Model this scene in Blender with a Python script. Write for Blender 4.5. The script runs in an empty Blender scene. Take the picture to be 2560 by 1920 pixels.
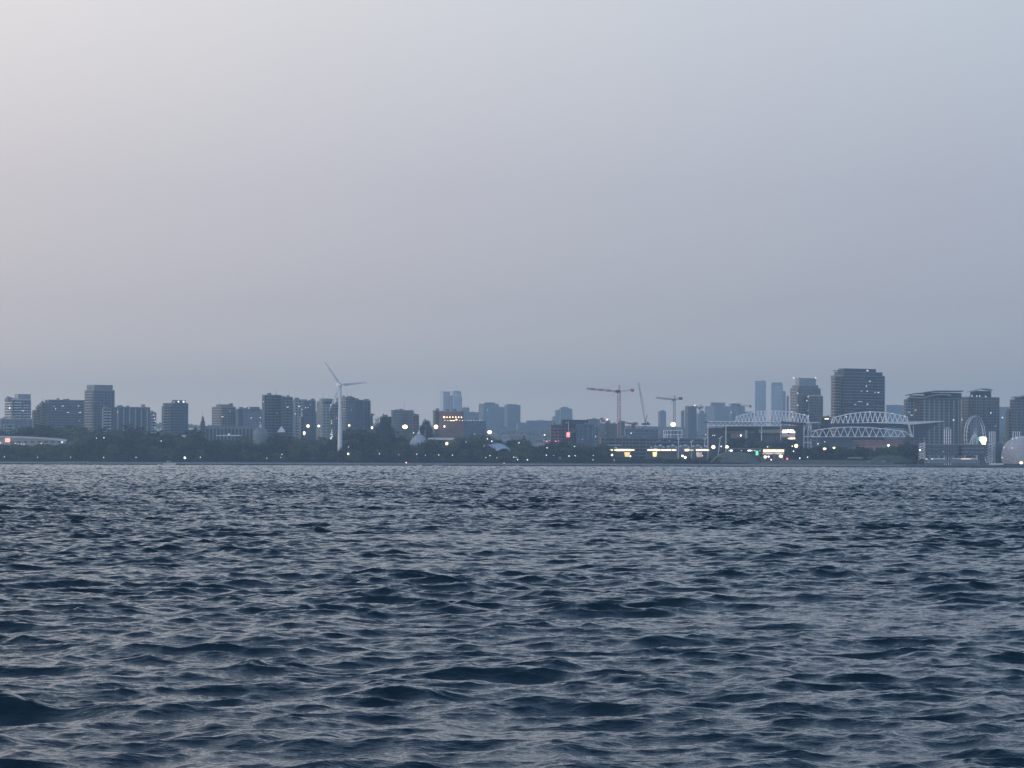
import bpy, math, random
import numpy as np
from mathutils import Vector

# ------------------------------------------------------------------ camera
random.seed(7)
sc = bpy.context.scene
COL = sc.collection
F = 8533.0            # focal length in photograph pixels (2560 wide)
PX, PY = 1280.0, 1153.3
EYE = 4.5
ROLL = 0.0034
cam_d = bpy.data.cameras.new("camera")
cam = bpy.data.objects.new("camera", cam_d)
COL.objects.link(cam)
cam_d.sensor_width = 36.0
cam_d.lens = 36.0 * F / 2560.0
cam_d.shift_y = (PY - 960.0) / 2560.0
cam_d.clip_start = 0.5
cam_d.clip_end = 60000.0
cam.location = (0, 0, EYE)
from mathutils import Matrix
cam.matrix_world = Matrix.Translation((0, 0, EYE)) @ Matrix.Rotation(math.radians(90), 4, 'X') @ Matrix.Rotation(ROLL, 4, 'Z')
sc.camera = cam

def W(px, py, Y):
    """Point of the place seen at photograph pixel (px, py), Y metres away."""
    u, v = px - PX, PY - py
    X = (u * math.cos(ROLL) - v * math.sin(ROLL)) / F * Y
    Z = (u * math.sin(ROLL) + v * math.cos(ROLL)) / F * Y + EYE
    return X, Z
def M(n, Y):           # n photograph pixels in metres at distance Y
    return n / F * Y

# ------------------------------------------------------------------ colour management
sc.view_settings.view_transform = 'Standard'
sc.view_settings.look = 'None'
sc.view_settings.exposure = 0.0
sc.view_settings.gamma = 1.0
sc.view_settings.use_curve_mapping = False
try:
    sc.cycles.use_denoising = True
    sc.cycles.max_bounces = 6
    sc.cycles.diffuse_bounces = 2
    sc.cycles.glossy_bounces = 3
    sc.cycles.transmission_bounces = 2
    sc.cycles.volume_bounces = 1
    sc.cycles.use_adaptive_sampling = False
    sc.cycles.caustics_reflective = False
    sc.cycles.sample_clamp_indirect = 4.0
except Exception:
    pass

# ------------------------------------------------------------------ sky: dusk, brighter and warmer towards the left (where the sun went down)
SUN_EL, SUN_AZ = math.radians(3.0), math.radians(-78.0)   # azimuth from +Y towards +X
w = bpy.data.worlds.new("World")
sc.world = w
w.use_nodes = True
nt = w.node_tree
nt.nodes.clear()
N = nt.nodes.new
L = nt.links.new
tc = N('ShaderNodeTexCoord')
sep = N('ShaderNodeSeparateXYZ')
L(tc.outputs['Generated'], sep.inputs[0])
def math_node(tree, op, a, b=None, clamp=False):
    n = tree.nodes.new('ShaderNodeMath'); n.operation = op; n.use_clamp = clamp
    for i, v in enumerate((a, b)):
        if v is None: continue
        if isinstance(v, (int, float)): n.inputs[i].default_value = v
        else: tree.links.new(v, n.inputs[i])
    return n.outputs[0]
el = math_node(nt, 'SQRT', math_node(nt, 'MAXIMUM', sep.outputs['Z'], 0.0))
ramp = N('ShaderNodeValToRGB')
L(el, ramp.inputs[0])
STOPS = [(0.0, (.90, .84, .80)), (.13, (.84, .78, .75)), (.165, (.72, .68, .66)), (.2146, (.615, .585, .605)), (.2826, (.610, .597, .645)),
         (.363, (.715, .720, .757)), (.44, (.61, .67, .755)), (.52, (.40, .50, .64)), (.62, (.215, .315, .465)),
         (.72, (.10, .18, .335)), (.84, (.06, .12, .255)), (1.0, (.055, .115, .245))]
cr = ramp.color_ramp
cr.interpolation = 'EASE'
while len(cr.elements) < len(STOPS):
    cr.elements.new(0.5)
for e, (p, c) in zip(cr.elements, STOPS):
    e.position = p
    e.color = (*c, 1)
cr.interpolation = 'LINEAR'
side = math_node(nt, 'MULTIPLY', math_node(nt, 'TANH', math_node(nt, 'MULTIPLY', sep.outputs['X'], 2.0)), 0.5)
comb = N('ShaderNodeCombineXYZ')
for i, k in enumerate((-1.42, -0.93, -0.46)):
    L(math_node(nt, 'EXPONENT', math_node(nt, 'MULTIPLY', side, k)), comb.inputs[i])
BK = -0.75
back = math_node(nt, 'ADD', math_node(nt, 'MULTIPLY', math_node(nt, 'TANH', math_node(nt, 'MULTIPLY', sep.outputs['Y'], 1.6)), BK), 1.0 - BK * math.tanh(1.6))
vm = N('ShaderNodeVectorMath'); vm.operation = 'MULTIPLY'
L(ramp.outputs[0], vm.inputs[0]); L(comb.outputs[0], vm.inputs[1])
vs = N('ShaderNodeVectorMath'); vs.operation = 'SCALE'
L(vm.outputs[0], vs.inputs[0]); L(back, vs.inputs['Scale'])
sky = N('ShaderNodeTexSky'); sky.sky_type = 'NISHITA'; sky.sun_disc = False
sky.sun_elevation = SUN_EL; sky.sun_rotation = SUN_AZ
sky.air_density = 1.0; sky.dust_density = 2.0
vsk = N('ShaderNodeVectorMath'); vsk.operation = 'SCALE'; vsk.inputs['Scale'].default_value = 0.004
L(sky.outputs[0], vsk.inputs[0])
va = N('ShaderNodeVectorMath'); va.operation = 'ADD'
L(vs.outputs[0], va.inputs[0]); L(vsk.outputs[0], va.inputs[1])
bg = N('ShaderNodeBackground'); bg.inputs['Strength'].default_value = 1.0
L(va.outputs[0], bg.inputs['Color'])
wo = N('ShaderNodeOutputWorld'); L(bg.outputs[0], wo.inputs[0])

sun_d = bpy.data.lights.new("sun", 'SUN')
sun_d.energy = 0.9
sun_d.angle = math.radians(14)
sun_d.color = (1.0, 0.9, 0.82)
sun = bpy.data.objects.new("sun", sun_d)
COL.objects.link(sun)
sdir = Vector((math.sin(SUN_AZ) * math.cos(math.radians(12)), math.cos(SUN_AZ) * math.cos(math.radians(12)), math.sin(math.radians(12))))
sun.rotation_euler = sdir.to_track_quat('Z', 'Y').to_euler()

# ------------------------------------------------------------------ object helpers
def tag(o, label=None, cat=None, group=None, kind=None):
    if label: o["label"] = label
    if cat: o["category"] = cat
    if group: o["group"] = group
    if kind: o["kind"] = kind
    return o
def empty(name, loc, label, cat, group=None):
    o = bpy.data.objects.new(name, None)
    o.location = loc
    o.empty_display_size = 0.5
    COL.objects.link(o)
    return tag(o, label, cat, group)
class MB:
    """collects boxes, bars and tubes of ONE part"""
    def __init__(s): s.v = []; s.f = []; s.smooth = False
    def add(s, vs, fs):
        b = len(s.v)
        s.v += [tuple(p) for p in vs]; s.f += [tuple(b + i for i in f) for f in fs]
        return s
    def quadbox(s, foot, z0, z1):
        n = len(foot)
        vs = [(x, y, z0) for x, y in foot] + [(x, y, z1) for x, y in foot]
        fs = [tuple(range(n - 1, -1, -1)), tuple(range(n, 2 * n))]
        fs += [(i, (i + 1) % n, n + (i + 1) % n, n + i) for i in range(n)]
        return s.add(vs, fs)
    def box(s, c, d, yaw=0.0):
        ca, sa = math.cos(yaw), math.sin(yaw)
        hx, hy, hz = d[0] / 2, d[1] / 2, d[2] / 2
        ft = [(c[0] + x * ca - y * sa, c[1] + x * sa + y * ca) for x, y in ((-hx, -hy), (hx, -hy), (hx, hy), (-hx, hy))]
        return s.quadbox(ft, c[2] - hz, c[2] + hz)
    def tube(s, p, q, r, r2=None, n=5):
        p, q = Vector(p), Vector(q)
        r2 = r if r2 is None else r2
        d = (q - p).normalized()
        a = d.orthogonal().normalized(); b = d.cross(a)
        vs = []
        for c, rr in ((p, r), (q, r2)):
            for i in range(n):
                t = 2 * math.pi * (i + .5) / n
                vs.append(c + (a * math.cos(t) + b * math.sin(t)) * rr)
        fs = [tuple(range(n - 1, -1, -1)), tuple(range(n, 2 * n))] + [(i, (i + 1) % n, n + (i + 1) % n, n + i) for i in range(n)]
        return s.add(vs, fs)
    def lathe(s, prof, c, n=12):
        vs = []; fs = []
        for r, z in prof:
            for i in range(n):
                t = 2 * math.pi * i / n
                vs.append((c[0] + r * math.cos(t), c[1] + r * math.sin(t), c[2] + z))
        m = len(prof)
        for k in range(m - 1):
            for i in range(n):
                j = (i + 1) % n
                fs.append((k * n + i, k * n + j, (k + 1) * n + j, (k + 1) * n + i))
        fs.append(tuple(range(n - 1, -1, -1))); fs.append(tuple((m - 1) * n + i for i in range(n)))
        return s.add(vs, fs)
    def ball(s, c, r, n=8, m=5, sz=1.0):
        prof = [(max(1e-3, r * math.sin(math.pi * k / m)), -r * sz * math.cos(math.pi * k / m)) for k in range(m + 1)]
        return s.lathe(prof, c, n)
    def build(s, name, mat, parent=None, smooth=False):
        me = bpy.data.meshes.new(name)
        org = Vector((0, 0, 0))
        if parent is not None: org = Vector(parent["_o"]) if "_o" in parent else parent.matrix_basis.translation
        elif s.v:
            xs = np.array(s.v); org = Vector(((xs[:, 0].min() + xs[:, 0].max()) / 2, (xs[:, 1].min() + xs[:, 1].max()) / 2, xs[:, 2].min()))
        me.from_pydata([(p[0] - org[0], p[1] - org[1], p[2] - org[2]) for p in s.v], [], s.f)
        me.materials.append(mat)
        if smooth: me.polygons.foreach_set('use_smooth', [True] * len(me.polygons))
        me.update()
        o = bpy.data.objects.new(name, me)
        COL.objects.link(o)
        if parent is not None:
            o.parent = parent
            o["_o"] = tuple(org)
        else:
            o.location = org
            o["_o"] = tuple(org)
        return o

# ------------------------------------------------------------------ materials (procedural)
MATS = {}
def mat(name, col, rough=0.8, var=0.15, scale=0.15, metal=0.0, spec=0.5, stretch=(1, 1, 1), bump=0.0, col2=None):
    if name in MATS: return MATS[name]
    m = bpy.data.materials.new(name); m.use_nodes = True
    t = m.node_tree; p = t.nodes['Principled BSDF']
    p.inputs['Roughness'].default_value = rough
    p.inputs['Metallic'].default_value = metal
    p.inputs['Specular IOR Level'].default_value = spec
    co = t.nodes.new('ShaderNodeTexCoord'); mp = t.nodes.new('ShaderNodeMapping')
    mp.inputs['Scale'].default_value = stretch
    t.links.new(co.outputs['Object'], mp.inputs[0])
    no = t.nodes.new('ShaderNodeTexNoise'); no.inputs['Scale'].default_value = scale; no.inputs['Detail'].default_value = 4
    t.links.new(mp.outputs[0], no.inputs['Vector'])
    r = t.nodes.new('ShaderNodeValToRGB')
    c2 = col2 or col
    r.color_ramp.elements[0].position = .32; r.color_ramp.elements[1].position = .68
    r.color_ramp.elements[0].color = (*[max(0, c * (1 - var)) for c in col], 1)
    r.color_ramp.elements[1].color = (*[min(1, c * (1 + var)) for c in c2], 1)
    t.links.new(no.outputs[0], r.inputs[0]); t.links.new(r.outputs[0], p.inputs['Base Color'])
    if bump:
        b = t.nodes.new('ShaderNodeBump'); b.inputs['Strength'].default_value = bump; b.inputs['Distance'].default_value = 0.3
        t.links.new(no.outputs[0], b.inputs['Height']); t.links.new(b.outputs[0], p.inputs['Normal'])
    MATS[name] = m
    return m
def emit(name, col, strength):
    if name in MATS: return MATS[name]
    m = bpy.data.materials.new(name); m.use_nodes = True
    p = m.node_tree.nodes['Principled BSDF']
    p.inputs['Base Color'].default_value = (*[c * .8 for c in col], 1)
    p.inputs['Emission Color'].default_value = (*col, 1)
    p.inputs['Emission Strength'].default_value = strength
    try: m.cycles.emission_sampling = 'NONE'
    except Exception: pass
    MATS[name] = m
    return m

# ------------------------------------------------------------------ the lake: real wave geometry out to the far shore
def fft_tile(Lm, n, kmin, kmax, kp, wind, spread, seed, slope):
    rng = np.random.default_rng(seed)
    k1 = 2 * np.pi * np.fft.fftfreq(n, Lm / n)
    kx, ky = np.meshgrid(k1, k1, indexing='ij')
    k = np.hypot(kx, ky); k[0, 0] = 1e-6
    cosw = (kx * wind[0] + ky * wind[1]) / k
    P = np.exp(-1.0 * (kp / k) ** 2) / k ** 4 * (np.abs(cosw) ** spread * .92 + .08)
    P *= (k > kmin) & (k < kmax)
    P[0, 0] = 0
    h = np.sqrt(P) * (rng.normal(size=(n, n)) + 1j * rng.normal(size=(n, n)))
    H = np.fft.ifft2(h)
    sx = np.fft.ifft2(1j * kx * h).real; sy = np.fft.ifft2(1j * ky * h).real
    g = slope / math.sqrt((sx ** 2 + sy ** 2).mean())
    dx = np.fft.ifft2(1j * kx / k * h).real * g; dy = np.fft.ifft2(1j * ky / k * h).real * g
    return [H.real * g, dx, dy]
def samp(t, Lm, x, y):
    n = t[0].shape[0]
    u = (x / Lm * n) % n; v = (y / Lm * n) % n
    i = np.floor(u).astype(np.int32); j = np.floor(v).astype(np.int32)
    a = (u - i).astype(np.float32); b = (v - j).astype(np.float32)
    i %= n; j %= n
    i2 = (i + 1) % n; j2 = (j + 1) % n
    return [(q[i, j] * (1 - a) * (1 - b) + q[i2, j] * a * (1 - b) + q[i, j2] * (1 - a) * b + q[i2, j2] * a * b) for q in t]
def lake():
    wind = np.array((0.22, -0.975))
    kA, kB = 2 * np.pi / 0.8, 2 * np.pi / 0.12
    LA, LC, LB = 149.0, 97.0, 21.7
    TA = fft_tile(LA, 768, 0.1, kA, 2 * np.pi / 6.0, wind, 1.5, 3, SL[0])
    TC = fft_tile(LC, 512, 0.1, kA, 2 * np.pi / 2.2, (0.35, -0.937), 1.2, 5, SL[1])
    TB = fft_tile(LB, 1024, kA, kB, 0.3, (0.1, -0.995), .9, 9, SL[2])
    rows = [18.0]
    while rows[-1] < 3200: rows.append(rows[-1] + max(0.04, rows[-1] * (0.0011 if rows[-1] > 650 else .00072 if rows[-1] > 44 else .004)))
    ang = list(np.arange(-0.19, 0.1901, 0.00053))
    extra = [0.19 + 0.0014 * i ** 1.38 for i in range(1, 66)]
    ang = np.array([-e for e in extra[::-1]] + ang + extra)
    R = np.array(rows)
    Yg, Ag = np.meshgrid(R, ang, indexing='ij')
    Xg = (Yg + 55) * np.tan(Ag)
    x = Xg.ravel(); y = Yg.ravel()
    far = 1.0
    hA = samp(TA, LA, x, y)
    c, s = math.cos(0.3), math.sin(0.3)
    xr, yr = x * c + y * s, -x * s + y * c
    TCr = samp(TC, LC, xr, yr)
    hC = [TCr[0], TCr[1] * c - TCr[2] * s, TCr[1] * s + TCr[2] * c]
    hB = samp(TB, LB, x + .3 * y, y - .3 * x)
    # gusts: slow changes of the small-wave height over tens of metres
    g = 0.75 + 0.38 * np.sin(x * .031 + 2 * np.sin(y * .011)) * np.sin(y * .017 + 1.3 + np.sin(x * .013))
    fb = np.clip((1200 - y) / 600, 0.5, 1) * (g + .2) * (1 + np.clip((y - 90) / 250, 0, 1) * .6)
    fb = fb * np.clip(.66 + (y - 55) / 230, .66, 1)
    fa = 1.06 + np.clip((y - 110) / 700, 0, 1) * .7 + np.clip((y - 700) / 1800, 0, 1) * 1.1
    ch = 1.42
    # wave groups: steeper sets with calmer water between them
    gr = 1 - .6 * np.clip((y - 250) / 500, 0, 1)
    e1 = gr * np.sin(x * .21 + 1.7 * np.sin(y * .083) + .6) * np.sin(y * .137 + 1.3 * np.sin(x * .091))
    e2 = gr * np.sin(x * .083 - y * .051 + 2.1) * np.sin(y * .071 + x * .023)
    fa = fa * np.clip(.92 + .26 * e1 + .22 * e2, .5, 1.5)
    z = (hA[0] + hC[0]) * fa + hB[0] * fb
    X = x + ch * fa * (hA[1] + hC[1]) + 1.0 * hB[1] * fb
    Y = y - .5 * fa * (hA[0] + hC[0]) + ch * fa * (hA[2] + hC[2]) + 1.0 * hB[2] * fb
    ws = np.array(wind)
    nr, nc = Yg.shape
    co = np.empty((nr * nc, 3), np.float32); co[:, 0] = X; co[:, 1] = Y; co[:, 2] = z
    idx = np.arange(nr * nc, dtype=np.int32).reshape(nr, nc)
    q = np.stack([idx[:-1, :-1], idx[:-1, 1:], idx[1:, 1:], idx[1:, :-1]], -1).reshape(-1, 4)
    me = bpy.data.meshes.new('lake_water')
    me.vertices.add(len(co)); me.vertices.foreach_set('co', co.ravel())
    me.loops.add(q.size); me.loops.foreach_set('vertex_index', q.ravel())
    me.polygons.add(len(q)); me.polygons.foreach_set('loop_start', np.arange(0, q.size, 4, dtype=np.int32))
    me.polygons.foreach_set('loop_total', np.full(len(q), 4, np.int32))
    me.polygons.foreach_set('use_smooth', np.ones(len(q), bool))
    me.update()
    print('LAKE verts', len(co), 'rms', z[:200000].std())
    o = bpy.data.objects.new('water', me); COL.objects.link(o)
    tag(o, 'choppy dark blue lake water reaching to the far shore', kind='structure')
    m = bpy.data.materials.new('lake_water'); m.use_nodes = True
    t = m.node_tree; p = t.nodes['Principled BSDF']
    p.inputs['Base Color'].default_value = WCOL
    p.inputs['IOR'].default_value = 1.33
    p.inputs['Roughness'].default_value = WROUGH
    tcx = t.nodes.new('ShaderNodeTexCoord')
    hs = []
    for sca, st, rot, amp in ((3.2, (1, 1.7, 1), .3, .026), (11.0, (1, 1.6, 1), -.2, .0150), (27.0, (1, 1.4, 1), .5, .0045)):
        mp = t.nodes.new('ShaderNodeMapping'); mp.inputs['Scale'].default_value = st; mp.inputs['Rotation'].default_value[2] = rot
        t.links.new(tcx.outputs['Object'], mp.inputs[0])
        no = t.nodes.new('ShaderNodeTexNoise'); no.inputs['Scale'].default_value = sca; no.inputs['Detail'].default_value = 3
        no.inputs['Roughness'].default_value = .55
        t.links.new(mp.outputs[0], no.inputs['Vector'])
        hs.append(math_node(t, 'MULTIPLY', no.outputs[0], amp))
    b = t.nodes.new('ShaderNodeBump'); b.inputs['Strength'].default_value = 1.0; b.inputs['Distance'].default_value = 1.0
    t.links.new(math_node(t, 'ADD', math_node(t, 'ADD', hs[0], hs[1]), hs[2]), b.inputs['Height'])
    t.links.new(b.outputs[0], p.inputs['Normal'])
    me.materials.append(m)
SL = (0.132, 0.110, 0.142)
WCOL = (0.004, 0.019, 0.027, 1)
WROUGH = 0.035
lake()

# ------------------------------------------------------------------ the land
SHORE = 3070.0
def gz(Y, X=0.0):
    pts = [(3066, -.8), (3069, 0.0), (3072, 1.0), (3074, 1.1), (3092, 2.6), (3110, 3.2), (3300, 4.2), (3700, 6.5), (4500, 13), (5500, 26), (7000, 50), (9000, 84), (10500, 104), (11600, 96), (12490, 94)]
    for (a, za), (b, zb) in zip(pts, pts[1:]):
        if Y <= b: return za + (zb - za) * max(0, (Y - a)) / (b - a)
    return pts[-1][1]
M_GROUND = mat('ground_earth', (.075, .085, .06), .95, .35, .02)
M_ROCK = mat('shore_rock', (.035, .038, .04), .9, .6, .6, bump=.6)
M_GRAVEL = mat('shore_gravel', (.30, .30, .29), .95, .25, .3)
def terrain():
    ang = np.arange(-.42, .4201, .0035)
    rows = [3062, 3066, 3069, 3072, 3074, 3083, 3092, 3110, 3150, 3220, 3300, 3400, 3550, 3700]
    while rows[-1] < 12150: rows.append(rows[-1] * 1.022)
    rng = np.random.default_rng(4)
    vs = []; 
    for Y in rows:
        z0 = gz(Y)
        for a in ang:
            X = Y * math.tan(a)
            r = 0
            if Y > 5200: r = 6 * math.sin(X * .0013 + Y * .0007) * min(1, (Y - 5200) / 2500) + 7 * math.sin(X * .0031 + 1.2) * min(1, (Y - 5200) / 3500)
            vs.append((X, Y, z0 + r + (rng.uniform(-.3, .3) if 3100 < Y < 5000 else 0)))
    n = len(ang)
    fs = [(k * n + i, k * n + i + 1, (k + 1) * n + i + 1, (k + 1) * n + i) for k in range(len(rows) - 1) for i in range(n - 1)]
    m = MB(); m.add(vs, fs)
    g = m.build('ground', M_GROUND, smooth=True)
    tag(g, 'land rising gently from the shore to the far ridge', kind='structure')
    # breakwater of dark boulders along the waterline
    m = MB()
    x = -640.0
    while x < 640:
        for k in range(2):
            s = rng.uniform(.7, 1.5)
            c = (x + rng.uniform(-.8, .8), 3066 + rng.uniform(-1, 2.2) + k * 1.6, .15 + k * .45)
            a0 = rng.uniform(0, 6.28)
            ft = [(c[0] + s * rng.uniform(.7, 1.2) * math.cos(a0 + i * 1.26), c[1] + s * math.sin(a0 + i * 1.26)) for i in range(5)]
            m.quadbox(ft, c[2] - 1.2, c[2] + s * rng.uniform(.3, .62))
        x += 1.25
    b = m.build('shore_rocks', M_ROCK)
    tag(b, 'dark boulders piled along the waterline', kind='stuff')
    # gravel path strip behind it
    m = MB()
    for i in range(128):
        x0 = -640 + i * 10
        m.add([(x0, 3074, gz(3074) + .05), (x0 + 10, 3074, gz(3074) + .05), (x0 + 10, 3092, gz(3092) + .05), (x0, 3092, gz(3092) + .05)], [(0, 1, 2, 3)])
    b = m.build('path', M_GRAVEL)
    tag(b, 'pale gravel path along the shore', kind='structure')
terrain()

# ------------------------------------------------------------------ building materials
C_LIGHT = mat('pale_concrete', (.36, .37, .38), .85, .12, .2)
C_GREY = mat('grey_concrete', (.20, .22, .24), .85, .15, .2)
C_DARK = mat('dark_cladding', (.045, .06, .085), .6, .2, .2)
C_BLUE = mat('blue_grey_glazed_wall', (.075, .115, .165), .45, .25, .15)
C_TAN = mat('tan_brick', (.22, .195, .175), .9, .15, .25)
C_BRICK = mat('red_brown_brick', (.27, .16, .14), .9, .18, .25)
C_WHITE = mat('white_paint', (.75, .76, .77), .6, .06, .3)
C_GREEN = mat('green_grey_panel', (.30, .35, .33), .7, .12, .2)
C_SLATE = mat('slate_roof', (.08, .09, .10), .8, .25, .4)
C_STEEL = mat('white_steel', (.90, .91, .92), .45, .08, .4)
C_GLASS = mat('window_glass', (.03, .045, .065), .2, .4, .3, spec=.4)
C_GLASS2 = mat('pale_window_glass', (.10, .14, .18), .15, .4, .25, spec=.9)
C_PINK = mat('red_stadium_seats', (.50, .31, .30), .8, .2, .3)
C_PVC = mat('grey_white_membrane', (.55, .58, .62), .6, .08, .2)
C_RED = mat('red_crane_paint', (.45, .09, .09), .6, .15, .5)
E_WHITE = emit('cool_white_light', (.98, .97, .94), .9)
E_BRIGHT = emit('bright_white_light', (1.0, .98, .94), 3.5)
E_WARM = emit('warm_window_light', (1.0, .78, .48), 2.2)
E_HOT = emit('bright_warm_light', (1.0, .82, .46), 3.6)
E_AMBER = emit('amber_light', (1.0, .60, .25), 5)
E_RED = emit('red_light', (1.0, .12, .16), 2.2)
E_PINKL = emit('pink_light', (1.0, .45, .60), 4)
E_GREEN = emit('green_light', (.15, .95, .42), 1.3)
E_PGREEN = emit('pale_green_light', (.65, 1.0, .72), 5)
E_DIM = emit('dim_cool_light', (.70, .85, 1.0), .55)

# ------------------------------------------------------------------ buildings
FH = 3.15
def face_frame(b):
    """corner points of a block: nearest corner P0, front face a long, left face bl long"""
    return b
class Block:
    def __init__(s, x0, xm, x1, yt, yb, Y, th, depth=None):
        ymid = (yt + (yb if yb else yt + 60)) / 2
        XL, _ = W(x0, ymid, Y); XM, _ = W(xm, ymid, Y); XR, _ = W(x1, ymid, Y)
        _, s.zt = W((x0 + x1) / 2, yt, Y)
        s.zb = W((x0 + x1) / 2, yb, Y)[1] if yb else gz(Y) - 1
        th = math.radians(th)
        if xm <= x0 + .1:
            s.th = 0.0 if depth is None or th == 0 else th
            s.th = 0.0; s.a = XR - XL; s.b = depth or 18.0; s.P0 = (XL, Y); s.left = False
        elif xm >= x1 - .1:
            s.th = 0.0; s.a = XR - XL; s.b = depth or 18.0; s.P0 = (XL, Y); s.left = False
        else:
            c, sn = math.cos(th), math.sin(th); kr, kl = XR / Y, XL / Y
            s.th = th; s.a = (XR - XM) / (c - kr * sn); s.b = (XM - XL) / (sn + kl * c); s.P0 = (XM, Y); s.left = True
        s.u = (math.cos(s.th), math.sin(s.th)); s.v = (-math.sin(s.th), math.cos(s.th))
    def pt(s, i, j):       # i along the front face, j back along the left face (metres)
        return (s.P0[0] + s.u[0] * i + s.v[0] * j, s.P0[1] + s.u[1] * i + s.v[1] * j)
    def foot(s, i0, i1, j0, j1):
        return [s.pt(i0, j0), s.pt(i1, j0), s.pt(i1, j1), s.pt(i0, j1)]
    def body(s, m=None, grow=0.0):
        return (m or MB()).quadbox(s.foot(-grow, s.a + grow, -grow, s.b + grow), s.zb, s.zt)
def part(m, name, mt, root):
    if m.v: return m.build(name, mt, root)
def facade(root, b, style, rng, glass=C_GLASS, slab=C_LIGHT, maxf=34, wall=None):
    h = b.zt - b.zb
    n = max(1, int(h / FH)); n = min(n, maxf)
    fh = h / n
    wrap = ('W' in style or 'B' in style) and b.left
    for k in range(n):
        z = b.zb + k * fh
        ft = b.foot(-.12, b.a + .12, -.12, b.b) if wrap else b.foot(.4, b.a - .4, -.12, b.b * .5)
        MB().quadbox(ft, z + .95, z + fh - .55).build('window_band', glass, root)
        def balc(i0, i1, j0, j1, p):
            m = MB(); m.quadbox(b.foot(i0, i1, j0, j1), z - .12, z + .12); m.quadbox(b.foot(*p), z - .1, z + rng.choice((.85, .85, 1.0)))
            m.build('balcony', slab, root)
        if k > 0:
            if 'b' in style:
                if 'f' in style:
                    q = b.a / max(2, round(b.a / 14))
                    for t in range(max(2, round(b.a / 14)) if b.a < 60 else 2):
                        w_ = b.a / (max(2, round(b.a / 14)) if b.a < 60 else 2)
                        if rng.random() < .93: balc(t * w_ + .5, (t + 1) * w_ - .9, -1.5, -.13, (t * w_ + .5, (t + 1) * w_ - .9, -1.56, -1.5))
                else:
                    balc(b.a * .06, b.a * .46, -1.5, -.13, (b.a * .06, b.a * .46, -1.56, -1.5))
                    if rng.random() < .9: balc(b.a * .58, b.a * .95, -1.5, -.13, (b.a * .58, b.a * .95, -1.56, -1.5))
            if 'B' in style and b.left: balc(-1.5, -.13, b.b * .08, b.b * .92, (-1.56, -1.5, b.b * .08, b.b * .92))
            if 'r' in style: balc(b.a + .13, b.a + 1.6, .5, b.b * .6, (b.a + 1.6, b.a + 1.66, .5, b.b * .6))
    # piers between the windows
    m = MB(); nb = max(2, int(round(b.a / 4.4))); q = b.a / nb
    for i in range(nb + 1):
        if rng.random() < .12: continue
        wd = q * rng.choice((.16, .22, .36)); c = min(max(i * q, wd / 2 - .16), b.a - wd / 2 + .16)
        m.quadbox(b.foot(c - wd / 2, c + wd / 2, -.3, .2), b.zb + .1, b.zt - .2)
    if wrap:
        nl = max(2, int(round(b.b / 4.4))); q = b.b / nl
        for i in range(1, nl + 1):
            wd = q * .3; c = i * q - wd / 2
            m.quadbox(b.foot(-.3, .2, c - wd / 2, c + wd / 2), b.zb + .1, b.zt - .2)
    m.build('mullion', wall or C_GREY, root)
def strips(root, b, rng, mt, n=5, w=1.6, name='wall_pier'):
    for i in range(n):
        c = b.a * (i + .5) / n
        part(MB().quadbox(b.foot(c - w / 2, c + w / 2, -.45, 0), b.zb, b.zt - 1), name, mt, root)
def lit(root, px, py, Y, wpx=2.2, hpx=1.6, mt=None, name='lit_window'):
    X, Z = W(px, py, Y - 2.4)
    wm, hm = M(wpx * .8, Y), M(hpx * .8, Y)
    MB().box((X, Y - 2.4, Z), (wm, .5, hm)).build(name, mt or E_WHITE, root)
BUILD = []
def building(name, label, cat, Y, blocks, lits=(), group=None, seed=0, th=34):
    """blocks: (part, x0, xm, x1, ytop, ybottom or 0 for the ground, style, wall material[, glass, slab])"""
    rng = random.Random(seed or int(blocks[0][1] * 7 + Y))
    X, Z = W((blocks[0][1] + blocks[0][3]) / 2, 1140, Y)
    root = empty(name, (X, Y, gz(Y)), label, cat, group)
    root["_o"] = (X, Y, gz(Y))
    for k, bl in enumerate(blocks):
        pn, x0, xm, x1, yt, yb, style, wm = bl[:8]
        glass = bl[8] if len(bl) > 8 and bl[8] else C_GLASS
        slab = bl[9] if len(bl) > 9 and bl[9] else C_LIGHT
        b = Block(x0, xm, x1, yt, yb, Y + k * .35 + (4 if pn in ('penthouse', 'lift_house') else 0), th)
        part(b.body(), pn, wm, root)
        if pn == 'wall':
            part(MB().quadbox(b.foot(-.25, b.a + .25, -.25, b.b + .25), b.zt + .003, b.zt + .9), 'parapet', slab if 'l' in style else C_GREY, root)
            for q in range(3):
                i = rng.uniform(.1, .85) * b.a; j = rng.uniform(.2, .7) * b.b
                MB().quadbox(b.foot(i, i + rng.uniform(1.5, 3.5), j, j + 2.5), b.zt + .9, b.zt + rng.uniform(1.8, 3.2)).build('roof_unit', C_GREY, root)
            if rng.random() < .45 and Y < 6000:
                i = rng.uniform(.1, .9) * b.a; q = b.pt(i, b.b * .4)
                MB().tube((q[0], q[1], b.zt), (q[0], q[1], b.zt + rng.uniform(5, 11)), .16, .08, 4).build('antenna', C_GREY, root)
        if any(c in style for c in 'wWbB'): facade(root, b, style, rng, glass, slab, wall=wm)
        if 's' in style: strips(root, b, rng, slab, max(3, int(b.a / 7)))
        if 'v' in style: strips(root, b, rng, glass, max(3, int(b.a / 5)), 1.9, 'window_strip')
        if 'h' in style:   # louvred plant room
            m = MB()
            for q in range(3):
                z = b.zb + (b.zt - b.zb) * (q + .5) / 3
                m.quadbox(b.foot(.5, b.a - .5, -.15, 0), z - .3, z + .3)
            part(m, 'louvre', C_GREY, root)
    for l in lits: lit(root, l[0], l[1], Y, *(l[2:]))
    return root
AP = 'apartment block'
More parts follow.
